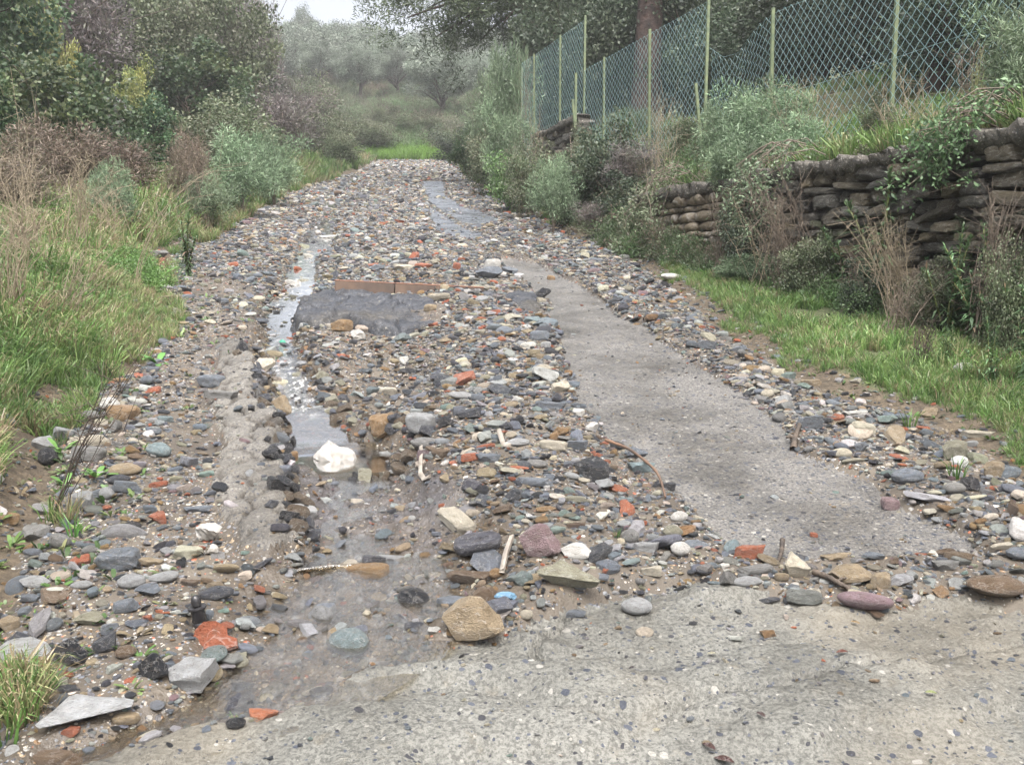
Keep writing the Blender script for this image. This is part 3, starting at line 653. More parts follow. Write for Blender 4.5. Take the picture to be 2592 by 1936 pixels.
 (1353, 1276, 100, 34, 'slate', 'slab', 'long curled slate above the purple rock', 'long curled slate'),
 (1359, 1227, 57, 27, 'grey', 'round', 'oval purplish grey stone above the long curled slate', 'oval purplish stone'),
 (1478, 1251, 31, 22, 'cream', 'chip', 'small cream stone right of the long curled slate', 'small cream stone'),
 (1719, 1318, 45, 34, 'white', 'round', 'smooth white oval stone at the foot of the strip', 'white oval stone'),
 (1702, 1365, 52, 40, 'olive', 'round', 'grey-tan rounded stone below the white oval stone', 'grey-tan stone'),
 (1722, 1417, 48, 42, 'white', 'round', 'white lumpy stone beside a grass blade near the slab', 'white lumpy stone'),
 (1596, 1388, 43, 46, 'grey', 'round', 'purplish grey cobble right of the rough white rock', 'purplish cobble'),
 (1635, 1414, 66, 32, 'light', 'slab', 'grey-white slab below the purplish cobble', 'grey-white slab'),
 (1653, 1458, 58, 38, 'cream', 'slab', 'white wedge with an ochre face near the slab edge', 'ochre-faced wedge'),
 (1583, 1283, 56, 18, 'teal', 'slab', 'thin blue-green sliver below the brown branch', 'blue-green sliver'),
 (1455, 1308, 60, 22, 'olive', 'block', 'pale bar-shaped stone right of the long curled slate', 'bar-shaped stone'),
 (1380, 1338, 56, 24, 'ochre', 'chip', 'yellowish chip just above the purple rock', 'yellowish chip'),
 (1255, 1440, 38, 32, 'ochre', 'round', 'ochre cobble left of the purple rock', 'ochre cobble'),
 (1186, 1570, 168, 132, 'tan', 'chip', 'largest boulder, tan, at the upper left corner of the concrete slab', 'tan boulder'),
 (1228, 1503, 82, 52, 'brown', 'chip', 'dark brown rock behind the tan boulder', 'rock behind tan boulder'),
 (1156, 1494, 104, 52, 'slate', 'slab', 'flat dark slate leaning behind the tan boulder', 'leaning flat slate'),
 (1045, 1484, 80, 56, 'tar', 'round', 'black porous lump standing in the stream left of the tan boulder', 'black stream lump'),
 (931, 1403, 106, 50, 'ochre', 'block', 'brown brick-shaped block lying in the stream', 'brown stream block'),
 (996, 1379, 88, 28, 'light', 'slab', 'pale flat stone behind the brown stream block', 'pale stone behind block'),
 (1200, 1450, 134, 42, 'brown', 'slab', 'broad muddy flat rock left of the purple rock', 'broad muddy rock'),
 (1047, 1564, 56, 34, 'dark', 'chip', 'dark wet stone at the stream edge left of the tan boulder', 'dark stream-edge stone'),
 (1333, 1558, 33, 30, 'cream', 'round', 'pale yellow pebble right of the tan boulder', 'pale yellow pebble'),
 (1097, 1594, 34, 22, 'white', 'chip', 'white pebble at the left foot of the tan boulder', 'white foot pebble'),
 (2009, 1441, 76, 76, 'cream', 'chip', 'pointed pyramid-shaped pale tan rock along the slab edge', 'pyramid rock'),
 (2148, 1458, 106, 60, 'tan', 'chip', 'broad tan rock right of the pyramid-shaped rock', 'broad tan rock'),
 (2227, 1475, 46, 50, 'tan', 'block', 'upright tan stone at the right end of the broad tan rock', 'upright tan stone'),
 (1889, 1478, 72, 31, 'light', 'round', 'white-grey oval cobble resting on the slab lip', 'slab-lip oval cobble'),
 (1916, 1455, 96, 34, 'grey', 'slab', 'grey slab behind the slab-lip oval cobble', 'grey slab by cobble'),
 (1978, 1470, 34, 26, 'tan', 'block', 'small tan cube at the foot of the pyramid rock', 'small tan cube'),
 (2115, 1418, 84, 26, 'tan', 'slab', 'long flat tan stone above the broad tan rock', 'long flat tan stone'),
 (2215, 1423, 58, 18, 'slate', 'slab', 'thin slate-grey stone right of the long flat tan stone', 'thin slate stone'),
 (2389, 1401, 52, 28, 'brown', 'slab', 'brown flat stone on the sand at the strip foot', 'brown sand stone'),
 (2389, 1451, 64, 32, 'grey', 'slab', 'grey slab near the right edge above the slab', 'right grey slab'),
 (2520, 1499, 142, 62, 'brown', 'round', 'large smooth brown-grey rock at the right frame edge', 'large right rock'),
 (2578, 1430, 62, 36, 'slate', 'round', 'dark rounded rock at the right frame edge above the large one', 'dark right rock'),
 (2539, 1414, 62, 20, 'cream', 'slab', 'pale layered flake left of the dark right rock', 'pale layered flake'),
 (2252, 1269, 43, 36, 'purple', 'block', 'pink rock sitting on the right edge of the strip', 'pink strip rock'),
 (1945, 1497, 56, 22, 'dark', 'chip', 'dark stone wedged under the slab-lip oval cobble', 'dark wedged stone'),
 (2055, 1082, 82, 46, 'slate', 'slab', 'large slate-grey slab tilted at the right edge of the strip', 'large tilted slab'),
 (1986, 1017, 53, 34, 'light', 'chip', 'pale triangular rock at the right strip edge', 'pale triangular rock'),
 (2162, 1056, 66, 19, 'white', 'slab', 'bright white flat stone behind the large tilted slab', 'bright flat stone'),
 (2295, 1217, 76, 48, 'slate', 'round', 'large rounded slate-grey rock in the right rubble', 'large rounded slate rock'),
 (2416, 1156, 56, 52, 'olive', 'block', 'squared grey-tan rock in the right rubble', 'squared grey-tan rock'),
 (2357, 1047, 53, 32, 'tan', 'chip', 'tan rock at the edge of the right grass', 'grass-edge tan rock'),
 (2178, 1144, 31, 34, 'slate', 'chip', 'small pointed slate stone right of the large tilted slab', 'small pointed slate'),
 (2244, 1072, 49, 31, 'green', 'chip', 'grey-green rock below the right grass', 'grey-green rock'),
 (1797, 882, 63, 27, 'slate', 'slab', 'dark slate plate on the right gravel halfway up', 'right slate plate'),
 (1873, 899, 45, 20, 'slate', 'slab', 'slate plate right of the dark slate plate', 'second right plate'),
 (1998, 956, 42, 21, 'green', 'slab', 'greenish plate at the right grass edge', 'greenish plate'),
 (2051, 974, 53, 25, 'tan', 'slab', 'tan plate below the greenish plate', 'tan plate'),
 (1942, 1003, 33, 25, 'cream', 'round', 'round cream pebble left of the pale triangular rock', 'round cream pebble'),
 (2438, 965, 49, 36, 'white', 'round', 'white boulder lying in the right grass', 'grass white boulder'),
 (1700, 702, 55, 22, 'white', 'round', 'long white stone on the green verge at the top of the strip', 'verge white stone'),
 (1647, 664, 18, 9, 'white', 'round', 'tiny white stone on the verge above the long white stone', 'tiny verge stone'),
 (2514, 1213, 47, 41, 'tan', 'block', 'tan cube-like rock at the far right rubble', 'far right tan rock'),
 (2474, 1106, 72, 20, 'cream', 'slab', 'cream flat stone in the grass at far right', 'cream grass stone'),
 (2452, 1127, 50, 19, 'light', 'slab', 'pale slab just below the cream grass stone', 'pale slab below cream'),
 (1540, 640, 30, 22, 'slate', 'chip', 'slate shard propped up by the upper right verge', 'verge slate shard'),
 (1580, 655, 27, 17, 'grey', 'round', 'grey cobble beside the verge slate shard', 'verge cobble'),
 (762, 561, 32, 14, 'slate', 'round', 'blue-grey boulder in the upper stream', 'upper stream boulder'),
 (836, 592, 62, 18, 'white', 'slab', 'bright white flat slab in the upper left of the rubble', 'upper white slab'),
 (740, 703, 40, 20, 'white', 'block', 'white block on the left bank of the upper stream', 'stream-bank white block'),
 (1018, 691, 60, 22, 'cream', 'slab', 'long cream stone leaning above the brown kerb', 'kerb-top cream stone'),
 (950, 690, 46, 22, 'slate', 'chip', 'slate rock above the brown kerb', 'kerb-top slate rock'),
]
for (cx, cy, wp, hp, c, k, lb, short) in HAND:
    o, x_, y_, W_ = put(cx, cy, wp, hp, c, k, label=lb); LM.append((short, x_, y_, W_, o))
LM_STONES = len(LM)
# terracotta, brick and tile pieces
for (cx, cy, wp, hp, k, lb) in [
 (378, 1591, 27, 24, 'slab', 'small upright terracotta shard left of the black pipe fitting'),
 (183, 1864, 40, 30, 'slab', 'orange tile chip at the right foot of the long pale rock'),
 (403, 1330, 47, 40, 'slab', 'triangular orange tile shard on the left mud'),
 (403, 1242, 43, 19, 'block', 'flat orange brick chip right of the thick slate slab'),
 (202, 1436, 50, 30, 'block', 'muddy red brick lump left of the smooth slate block'),
 (505, 1407, 32, 14, 'block', 'orange chip under the white crumpled sheet'),
 (1897, 1414, 82, 42, 'slab', 'pale orange tile piece lying near the pyramid rock'),
 (2333, 1404, 40, 15, 'slab', 'orange tile chip on the sand at the strip foot'),
 (2060, 1343, 19, 14, 'block', 'small orange brick chip on the foot of the strip'),
 (1230, 1190, 48, 22, 'block', 'orange brick crumb upper of two left of the slanting slate blade'),
 (1192, 1222, 52, 30, 'block', 'orange brick crumb lower of two left of the slanting slate blade'),
 (1156, 697, 20, 20, 'block', 'red brick lump above the brown kerb'),
 (1075, 694, 52, 12, 'slab', 'long red brick splinter above the brown kerb'),
 (1250, 813, 34, 16, 'block', 'red brick piece left of the green-blue rock'),
 (1100, 845, 30, 24, 'slab', 'orange shard at the right foot of the tarmac mound'),
 (1535, 1470, 20, 24, 'slab', 'small pinkish tile chip right of the big olive rock'),
 (2416, 1200, 26, 18, 'slab', 'orange tile chip beside the large rounded slate rock'),
 (1385, 975, 26, 11, 'block', 'red brick sliver beside the bright cream rock'),
 (590, 676, 26, 16, 'block', 'red brick lump on the far left mud'),
 (1118, 1302, 18, 12, 'block', 'orange crumb in the dark wet stream bed')]:
    o, x_, y_, W_ = put(cx, cy, wp, hp, 'brick', k, label=lb, name='terracotta_shard', cat='shard', group='terracotta and brick shards in the rubble', tilt=.25)

ZN = []
def grown(P): return P
# density of loose stones
P_MUD = poly([(440, 600), (600, 640), (600, 740), (560, 860), (600, 960), (640, 1200), (500, 1250), (330, 1200), (350, 1000), (330, 880), (370, 720)])
P_HOL = poly([(620, 720), (800, 730), (930, 760), (930, 900), (860, 940), (760, 920), (660, 800)])
P_SAND = poly([(1600, 1160), (1800, 1130), (2100, 1150), (2110, 1200), (1800, 1215), (1620, 1210)])
P_MOUND = poly([(632, 700), (650, 660), (700, 645), (800, 652), (930, 665), (965, 690), (955, 718), (880, 735), (800, 730), (735, 705), (690, 718), (650, 712)])
P_MOUND2 = poly([(1085, 650), (1120, 640), (1160, 650), (1175, 675), (1160, 692), (1120, 680)])
def dens(x, y):
    jx_ = .05 * fbm(x, y, 4, 3, 60); jy_ = .05 * fbm(x, y, 4, 3, 61); X_, Y_ = x + jx_, y + jy_
    on = (X_ > xl(y) + .02) & (X_ < xr(y) - .02) & (y < 57)
    d = np.where(on, .62 + .5 * fbm(x, y, 1.2, 3, 62), 0.)
    d = np.where(on & (x < -1.1) & (y < 4.6), .42 + .35 * fbm(x, y, 2, 3, 63), d)
    d = np.where(on & pip(X_, Y_, P_MUD), .22 + .3 * fbm(x, y, 2, 3, 64), d)
    d = np.where(on & pip(X_, Y_, P_HOL), .40, d)
    s_d, p_ = segd(x, y, STP); hw = np.interp(p_, np.arange(len(ST)), STV[:, 0])
    d = np.where(on & (s_d < hw * .9), .36, d)
    d = np.where(pip(X_, Y_, P_CRUST), .03, d)
    d = np.where(pip(X_, Y_, P_DARK), .13, d)
    d = np.where(pip(X_, Y_, P_STRIP), .012, d); d = np.where(pip(X_, Y_, P_SAND) & (d > .1), .12, d)
    d = np.where(pip(X_, Y_, P_PATCH) | pip(X_, Y_, P_PATCH2), .02, d)
    d = np.where(pip(X_, Y_, P_SLAB), .012, d); d = np.where(pip(x, y, P_MOUND) | pip(x, y, P_MOUND2), .01, d)
    # a thin spill into the verge
    sp = (x > xr(y)) & (x < xr(y) + .35) & (y < 30) | (x < xl(y)) & (x > xl(y) - .3) & (y < 20)
    d = np.where(sp, .10, d)
    return np.clip(d, 0, .95)
pn = list(COL); wts = dict(slate=.28, dark=.15, tar=.05, light=.20, cream=.13, white=.055, tan=.10, ochre=.045, brown=.035, brick=.032, green=.03, teal=.006, purple=.015, grey=.13, olive=.05)
pw = np.array([wts[k] for k in pn]); pw /= pw.sum(); pal = np.array([COL[k] for k in pn])
A = []
for (ya, yb) in [(1.7, 2.6), (2.6, 3.6), (3.6, 5), (5, 7), (7, 10), (10, 14), (14, 20), (20, 30), (30, 57)]:
    xa, xb = min(xl(ya), xl(yb), xl((ya + yb) / 2)) - .4, max(xr(ya), xr(yb), xr((ya + yb) / 2)) + .4
    xa = max(xa, -yb * .6 - .3); xb = min(xb, yb * .6 + .3)
    area = (xb - xa) * (yb - ya)
    for (sa, sb, cov) in [(.10, .16, .05), (.065, .10, .17), (.04, .065, .30), (.026, .04, .30), (.016, .026, .24), (.009, .016, .14)]:
        if yb * .0017 > sb: continue
        if ya > 14: sa, sb = sa * 1.25, sb * 1.25
        sm = (sa + sb) / 2; n = int(area * cov / (sm * sm * .5))
        n = min(n, 26000)
        x = R.uniform(xa, xb, n); y = R.uniform(ya, yb, n); dn = dens(x, y); dn = np.where((dn > .005) & (dn < .02), dn * (3. if sb < .02 else (1.2 if sb < .03 else .12)), dn); k = R.random(n) < dn
        x, y = x[k], y[k]; A.append(np.c_[x, y, R.uniform(sa, sb, len(x)), np.full(len(x), sm)])
A = np.concatenate(A)
# loose pieces keep clear of the hand-set stones
hx = np.array([[l[1], l[2], l[3]] for l in LM])
keep = np.ones(len(A), bool)
for hx_, hy_, hw_s in hx:
    keep &= ~((np.abs(A[:, 0] - hx_) < hw_s * .42) & (np.abs(A[:, 1] - hy_) < hw_s * .38) & (A[:, 2] > hw_s * .25))
    keep &= ~((np.abs(A[:, 0] - hx_) < hw_s * .55) & (A[:, 1] < hy_) & (A[:, 1] > hy_ - hw_s * .5 - A[:, 2] * .5) & (A[:, 2] > .035))
A = A[keep]
Az = H(A[:, 0], A[:, 1]); nA = len(A)
ci = R.choice(len(pn), nA, p=pw)
colr = pal[ci] * R.uniform(.7, 1.25, (nA, 1)) * R.uniform(.95, 1.05, (nA, 3)); colr = colr * .96 + np.array([.13, .13, .13]) * .04
asp = np.c_[np.ones(nA), R.uniform(.5, .85, nA), R.uniform(.22, .55, nA)]
flat = R.random(nA) < .2; asp[flat, 2] *= .6
slv = R.random(nA) < .12; asp[slv, 1] *= .55
sclA = asp * A[:, 2:3] * .62
kidx = R.integers(0, len(RUB), nA)
rotA = np.c_[R.normal(.12, .22, nA), R.normal(0, .22, nA), R.normal(0, .9, nA)]
rnd = R.random(nA) < .25; rotA[rnd, 2] = R.uniform(0, 6.28, rnd.sum())
ptsA = np.c_[A[:, 0], A[:, 1], Az + sclA[:, 2] * R.uniform(.1, .9, nA)]
dist = np.sqrt(A[:, 0] ** 2 + A[:, 1] ** 2 + (Az - CAMZ) ** 2)
prj = sclA[:, 0] * np.sqrt(asp[:, 1] + .1) / dist
inview = (np.abs(A[:, 0]) < A[:, 1] * .54) & (A[:, 1] > 2.15)
order = np.argsort(-(prj * inview)); NI = 288 - LM_STONES
brk = ci == pn.index('brick')
top = [i for i in order if not brk[i]][:NI]
topb = [i for i in order if brk[i]][:40]
used_labels = {}
# clods and tarmac fragments along the ragged edge of the gully
rg = np.random.default_rng(77)
EDGE_L = np.array([dp(*p) for p in [(552, 770), (560, 830), (572, 880), (600, 915), (612, 960), (606, 1000), (628, 1060), (645, 1130), (640, 1180)]])
EDGE_R = np.array([dp(*p) for p in [(640, 750), (700, 800), (735, 850), (800, 880), (870, 900), (900, 930), (895, 985), (760, 1000)]])
FRAG = []
for E_, nn_, cl_ in ((EDGE_L, 60, ['tar', 'tar', 'dark', 'tar', 'brown']), (EDGE_R, 70, ['brown', 'dark', 'tar', 'olive', 'brown'])):
    for i in range(nn_):
        u = rg.uniform(0, len(E_) - 1.001); k_ = int(u); p = E_[k_] + (E_[k_ + 1] - E_[k_]) * (u - k_) + rg.normal(0, .045, 2); FRAG.append((p[0], p[1], rg.uniform(.04, .11), cl_[rg.integers(0, len(cl_))]))
def near_label(x, y, c, shape, what):
    d = [(math.hypot(l[1] - x, l[2] - y), l) for l in LM]; d.sort(key=lambda q: q[0]); l = d[0][1]
    dx_, dy_ = x - l[1], y - l[2]
    w = ('right of' if dx_ > 0 else 'left of') if abs(dx_) > abs(dy_) * .8 else ('above' if dy_ > 0 else 'below')
    close = 'touching close' if d[0][0] < .08 else ('just' if d[0][0] < .2 else 'well')
    if close == 'touching close': close = 'close'
    return f'{CN[c]} {shape} {what} {close} {w} the {l[0]}'
def indiv(i, name, cat, group, what):
    kd = ['chip', 'chip', 'slab', 'slab', 'block', 'round'][kidx[i] // 4]
    me = MID[kd][int(kidx[i]) % 6]
    o = inst(name, me, None, ptsA[i], rotA[i], sclA[i], colr[i])
    lb = near_label(A[i, 0], A[i, 1], pn[ci[i]], SN[kd], what)
    if lb in used_labels:
        sz = 'larger' if A[i, 2] > .075 else 'smaller'
        lb = sz + ' ' + lb
    if lb in used_labels:
        thin = 'slender' if asp[i, 1] < .5 else ('broad' if asp[i, 1] > .7 else 'lozenge-like'); lb = thin + ' ' + lb
    if lb in used_labels:
        lb = lb.replace('stone', 'stone lying ' + ('askew' if abs(math.sin(rotA[i, 2])) > .5 else 'level'), 1)
    used_labels[lb] = 1
    tag(o, lb, cat, group)
for (fx_, fy_, fs_, fc_) in FRAG:
    me = MID['chip'][rg.integers(0, 6)]
    o = inst('soil_clod' if fc_ in ('brown', 'olive') else 'tarmac_fragment', me, None, (fx_, fy_, Hs(fx_, fy_) + fs_ * .12), tuple(rg.normal(0, .35, 2)) + (rg.uniform(0, 6.28),), (fs_ * .6, fs_ * .45, fs_ * .36), COL[fc_] if fc_ != 'brown' else (.12, .09, .06))
    w_ = 'soil clod' if fc_ in ('brown', 'olive') else 'tarmac fragment'; lb = near_label(fx_, fy_, fc_, 'ragged', w_); q_ = 0
    for ex in ('', 'large ', 'small ', 'half-buried ', 'tilted ', 'upturned ', 'muddy ', 'squat ', 'crumbling ', 'wet '):
        if ex + lb not in used_labels: lb = ex + lb; break
    used_labels[lb] = 1; tag(o, lb, w_, 'clods and tarmac fragments along the gully')
for i in top: indiv(i, 'stone', 'stone', 'larger stones of the washed-out road', 'stone')
for i in topb: indiv(i, 'terracotta_shard', 'shard', 'terracotta and brick shards in the rubble', 'shard')
rest = np.ones(nA, bool); rest[top] = False; rest[topb] = False
scatter('rubble', ptsA[rest], rotA[rest], sclA[rest], colr[rest], kidx[rest], RUB, 'mixed small stones and gravel strewn over the washed-out road')

# ------------------------------------------------------------------ tarmac mounds, kerb, litter
def mound(name, P, hgt, mat, label, cat, res=.016, rough=.02, seed=70, edgew=.10):
    mn, mx_ = P.min(0) - .03, P.max(0) + .03
    gx = np.arange(mn[0], mx_[0], res); gy = np.arange(mn[1], mx_[1], res); X_, Y_ = np.meshgrid(gx, gy)
    d, _ = segd(X_, Y_, P, True); s = np.where(pip(X_, Y_, P), d, -d) + .025 * fbm(X_, Y_, 9, 3, seed)
    prof = np.sqrt(np.clip(s, 0, edgew) / edgew * (2 - np.clip(s, 0, edgew) / edgew))
    crk = worley(X_ + .08 * fbm(X_, Y_, 4, 2, seed + 3), Y_, 2.6, seed + 2)
    Z_ = SL * Y_ + .0 + hgt * prof * (1 + .5 * fbm(X_, Y_, 2.2, 2, seed + 9)) + rough * prof * fbm(X_, Y_, 7, 4, seed + 1) - .06 * prof * (1 - ss(0, .06, crk)) + .006 * fbm(X_, Y_, 30, 3, seed + 5)
    Z_ = np.where(s < 0, SL * Y_ - .10, Z_)
    ii = np.arange(X_.size).reshape(X_.shape); q = np.stack([ii[:-1, :-1], ii[:-1, 1:], ii[1:, 1:], ii[1:, :-1]], -1)
    ok = (s[:-1, :-1] > -.02) | (s[1:, 1:] > -.02) | (s[1:, :-1] > -.02) | (s[:-1, 1:] > -.02)
    q = q[ok]; u, inv = np.unique(q, return_inverse=True)
    V_ = np.stack([X_, Y_, Z_], -1).reshape(-1, 3)[u]
    c = V_.mean(0); o = mk(name, V_ - c, inv.reshape(-1, 4), mat, smooth=True); o.location = c
    tag(o, label, cat); return o
mound('broken_tarmac', P_MOUND, .095, M_TAR, 'wide cracked mound of dark broken tarmac in front of the brown kerb', 'tarmac lump', edgew=.05, rough=.045)
mound('broken_tarmac', P_MOUND2, .07, M_TAR, 'small dark tarmac remnant between the kerb end and the strip', 'tarmac lump', seed=80)
P_BLK = poly([(548, 780), (565, 785), (572, 850), (566, 885), (550, 880), (545, 830)])
mound('broken_tarmac', P_BLK, .05, M_TAR, 'narrow black tarmac edge along the cracked crust beside the stream', 'tarmac lump', seed=90, edgew=.04, rough=.03)

def boxm(name, sx, sy, sz, mat, parent, loc, rot=(0, 0, 0), bev=.006, color=None):
    import bmesh
    bm = bmesh.new(); bmesh.ops.create_cube(bm, size=1); bmesh.ops.scale(bm, vec=(sx, sy, sz), verts=bm.verts)
    if bev: bmesh.ops.bevel(bm, geom=bm.edges[:], offset=bev, segments=2, affect='EDGES')
    me = bpy.data.meshes.new(name); bm.to_mesh(me); bm.free(); me.materials.append(mat)
    o = inst(name, me, parent, loc, rot, (1, 1, 1), color); return o
xa, ya = dp(722, 655); xb, yb = dp(1045, 652)
ang = math.atan2(yb - ya, xb - xa); Lk = math.hypot(xb - xa, yb - ya)
kb = empty('drain_kerb', (xa, ya + .03, SL * ya + .05), ang); tag(kb, 'brown stained kerb with rusty grate top above the tarmac mound', 'kerb')
x_ = 0
for fr in (.40, .27, .33):
    l = Lk * fr; boxm('block', l - .008, .13, .14, M_KERB, kb, (x_ + l / 2, .06, .075 - x_ * .05), (0, .05, 0)); x_ += l
tb = Tubes(4)
for k in range(60):
    u = Lk * (k + .5) / 60; tb.add([(u, 0.005, .153 - u * .05), (u + .01, .125, .153 - u * .05)], .0045)
for k in (.004, .065, .127): tb.add([(0.0, k, .157), (Lk, k, .157 - Lk * .05)], .006)
tb.build('rusty_grate', M_RUST, kb)
x_, y_ = gp(435, 772); pb = boxm('wooden_board', .30, .10, .045, plain('dark wet wood', (.13, .085, .065), (.07, .05, .04), .4, 14.), None, (x_, y_, Hs(x_, y_) + .03), (.12, -.08, -.12))
tag(pb, 'dark brown squared board lying at the left grass edge', 'board')
# pipe fitting
def lathe(prof, k=20):
    v = []; f = []
    for r_, z_ in prof:
        for j in range(k): v.append((r_ * math.cos(j * 2 * math.pi / k), r_ * math.sin(j * 2 * math.pi / k), z_))
    for i in range(len(prof) - 1):
        for j in range(k): f.append((i * k + j, i * k + (j + 1) % k, (i + 1) * k + (j + 1) % k, (i + 1) * k + j))
    return np.array(v), np.array(f)
x_, y_ = gp(509, 1592); z_ = Hs(x_, y_)
pf = empty('pipe_fitting', (x_, y_, z_ - .01)); pf.rotation_euler = (.05, -.12, 0)
tag(pf, 'black ribbed pipe fitting with domed cap standing in the mud behind tile shards', 'pipe')
v, f = lathe([(.0, -.04), (.021, -.04), (.021, .0), (.023, .003), (.023, .008), (.020, .012), (.023, .016), (.023, .021), (.020, .026), (.022, .03), (.022, .068), (0, .068)]); mk('pipe_body', v, f, M_BLACK, pf, smooth=True, sharp=40)
v, f = lathe([(.0, .069), (.028, .069), (.029, .072), (.028, .075), (.0, .076)]); mk('flange', v, f, M_BLACK, pf, smooth=True, sharp=40)
v, f = lathe([(.015, .079), (.0155, .092), (.013, .103), (.008, .110), (.0001, .113)]); mk('cap', v, f, M_BLACK, pf, smooth=True)
# roof tile shards: curved plates
def tile(cx, cy, wpx, lab, rx, ry, rz, asp_=.6, lift=.02):
    X0, Y0 = gp(cx, cy); z0 = Hs(X0, Y0); d_ = math.dist((X0, Y0, z0), (0, 0, CAMZ)); W = wpx * d_ / F
    n_ = 9; v = []; f = []
    out = [(-.5, -.3), (-.15, -.42), (.3, -.36), (.5, -.1), (.42, .25), (.05, .4), (-.3, .34), (-.48, .1)]
    for s_i, zz in ((1, .05), (-1, -.05)):
        v.append((0, 0, zz + .1))
        for (a, b_) in out: v.append((a, b_ * asp_ / .6, zz + .1 - .5 * a * a))
    m_ = len(out)
    for j in range(m_):
        a = 1 + j; b_ = 1 + (j + 1) % m_; o1 = m_ + 1
        f.append((0, a, b_)); f.append((o1, o1 + b_, o1 + a)); f.append((a, o1 + a, o1 + b_, b_))
    me = mk('roof_tile_shard', np.array(v), f, M_STONE, link=False)
    o = inst('roof_tile_shard', me, None, (X0, Y0, z0 + lift), (rx, ry, rz), (W, W, W * .9), (.30, .10, .055)); tag(o, lab, 'tile shard', 'terracotta roof tile shards by the pipe fitting'); return o
tile(535, 1618, 78, 'upright broken roof tile shard leaning on the pipe fitting', .9, .2, .2)
tile(556, 1634, 92, 'curved roof tile shard lying in front of the upright one', .5, -.05, -.15, .35)
tile(575, 1600, 34, 'small roof tile crumb behind the curved roof tile shard', .2, .1, .5)
# crumpled plastic
def crumple(name, cx, cy, wpx, hpx, mat, lab, cat, seed, peak=0.):
    X0, Y0 = gp(cx, cy + hpx * .4); z0 = max(Hs(X0, Y0), -9); d_ = math.dist((X0, Y0, z0), (0, 0, CAMZ)); W = wpx * d_ / F; Hh = hpx * d_ / F
    r = np.random.default_rng(seed); v, f = ICO[4]; v = v.copy()
    for k in range(7):
        dd = r.normal(0, 1, 3); dd /= np.linalg.norm(dd); of = r.uniform(.35, .85); e = v @ dd - of
        v = v - np.where(e > 0, e * 1.15, 0)[:, None] * dd
    for k in range(6): v = v + .05 * np.abs(np.sin(v @ r.normal(0, 4, 3) + r.uniform(0, 6)))[:, None] * r.normal(0, 1, 3) + .022 * np.abs(np.sin(v @ r.normal(0, 11, 3) + r.uniform(0, 6)))[:, None] * r.normal(0, 1, 3)
    if peak: v[:, :2] *= (1.15 - .75 * ss(-.3, 1, v[:, 2]))[:, None]
    v[:, 2] = np.maximum(v[:, 2], -.35)
    o = mk(name, v * np.array([W / 2, W * .35, Hh * .6]), f, mat, smooth=True, sharp=35); o.location = (X0, Y0, z0 + Hh * .25); tag(o, lab, cat); return o
b1 = crumple('plastic_bag', 842, 1080, 92, 74, M_PLAST, 'crumpled white plastic bag rising to a point in the muddy pool', 'plastic bag', 3, 1); b1.location.z = zp + .03
crumple('crumpled_sheet', 531, 1368, 86, 54, M_PLAST, 'round white crumpled sheet beside the cracked crust', 'plastic litter', 5)
crumple('crumpled_sheet', 536, 1412, 34, 28, M_PLAST, 'small white scrap below the round crumpled sheet', 'plastic litter', 6)
crumple('crumpled_sheet', 905, 853, 46, 30, M_PLAST, 'grey-white crumpled scrap against the tarmac mound front', 'plastic litter', 7)
crumple('plastic_scrap', 715, 834, 19, 18, M_GRNP, 'bright green plastic scrap beside the narrow stream', 'plastic litter', 8)
crumple('plastic_scrap', 1283, 1524, 54, 20, M_BLUP, 'torn blue plastic scrap between tan boulder and big olive rock', 'plastic litter', 9)
def strip_(name, pts, wd, mat, lab, cat):
    P = []
    for (a, b_, l) in pts:
        X0, Y0 = gp(a, b_); P.append((X0, Y0, Hs(X0, Y0) + l))
    P = np.array(P); v = []; n_ = len(P)
    for i in range(n_):
        t_ = P[min(i + 1, n_ - 1)] - P[max(i - 1, 0)]; s_v = np.cross(t_, (0, 0, 1)); s_v /= np.linalg.norm(s_v); up = np.array([0, 0, .004])
        wv = wd * (1 - .3 * abs(i / (n_ - 1) - .4))
        v += [P[i] - s_v * wv - up, P[i] + s_v * wv - up, P[i] + s_v * wv * .8 + up, P[i] - s_v * wv * .8 + up * 3]
    f = []
    for i in range(n_ - 1):
        for j in range(4): f.append((i * 4 + j, i * 4 + (j + 1) % 4, i * 4 + 4 + (j + 1) % 4, i * 4 + 4 + j))
    f += [(0, 1, 2, 3), tuple(4 * (n_ - 1) + j for j in (3, 2, 1, 0))]
    o = mk(name, np.array(v), f, mat, smooth=True, sharp=50); tag(o, lab, cat); return o
M_DRIFT = plain('bleached wood', (.33, .30, .26), (.20, .17, .14), .6, 30.)
strip_('bent_strip', [(1066, 1170, .03), (1066, 1195, .03), (1064, 1220, .02), (1074, 1240, .012), (1088, 1246, .012)], .010, M_DRIFT, 'pale bent plastic strip in the stream bed below the porous rounded rock', 'plastic litter')
strip_('driftwood', [(1262, 1160, .03), (1266, 1180, .03), (1274, 1196, .02), (1290, 1206, .02)], .011, M_DRIFT, 'bleached curl of driftwood left of the smooth oval pebble', 'driftwood')
strip_('driftwood', [(1295, 1408, .03), (1280, 1430, .03), (1270, 1455, .02), (1272, 1450, .012)], .011, M_DRIFT, 'bleached driftwood piece against the left side of the purple rock', 'driftwood')
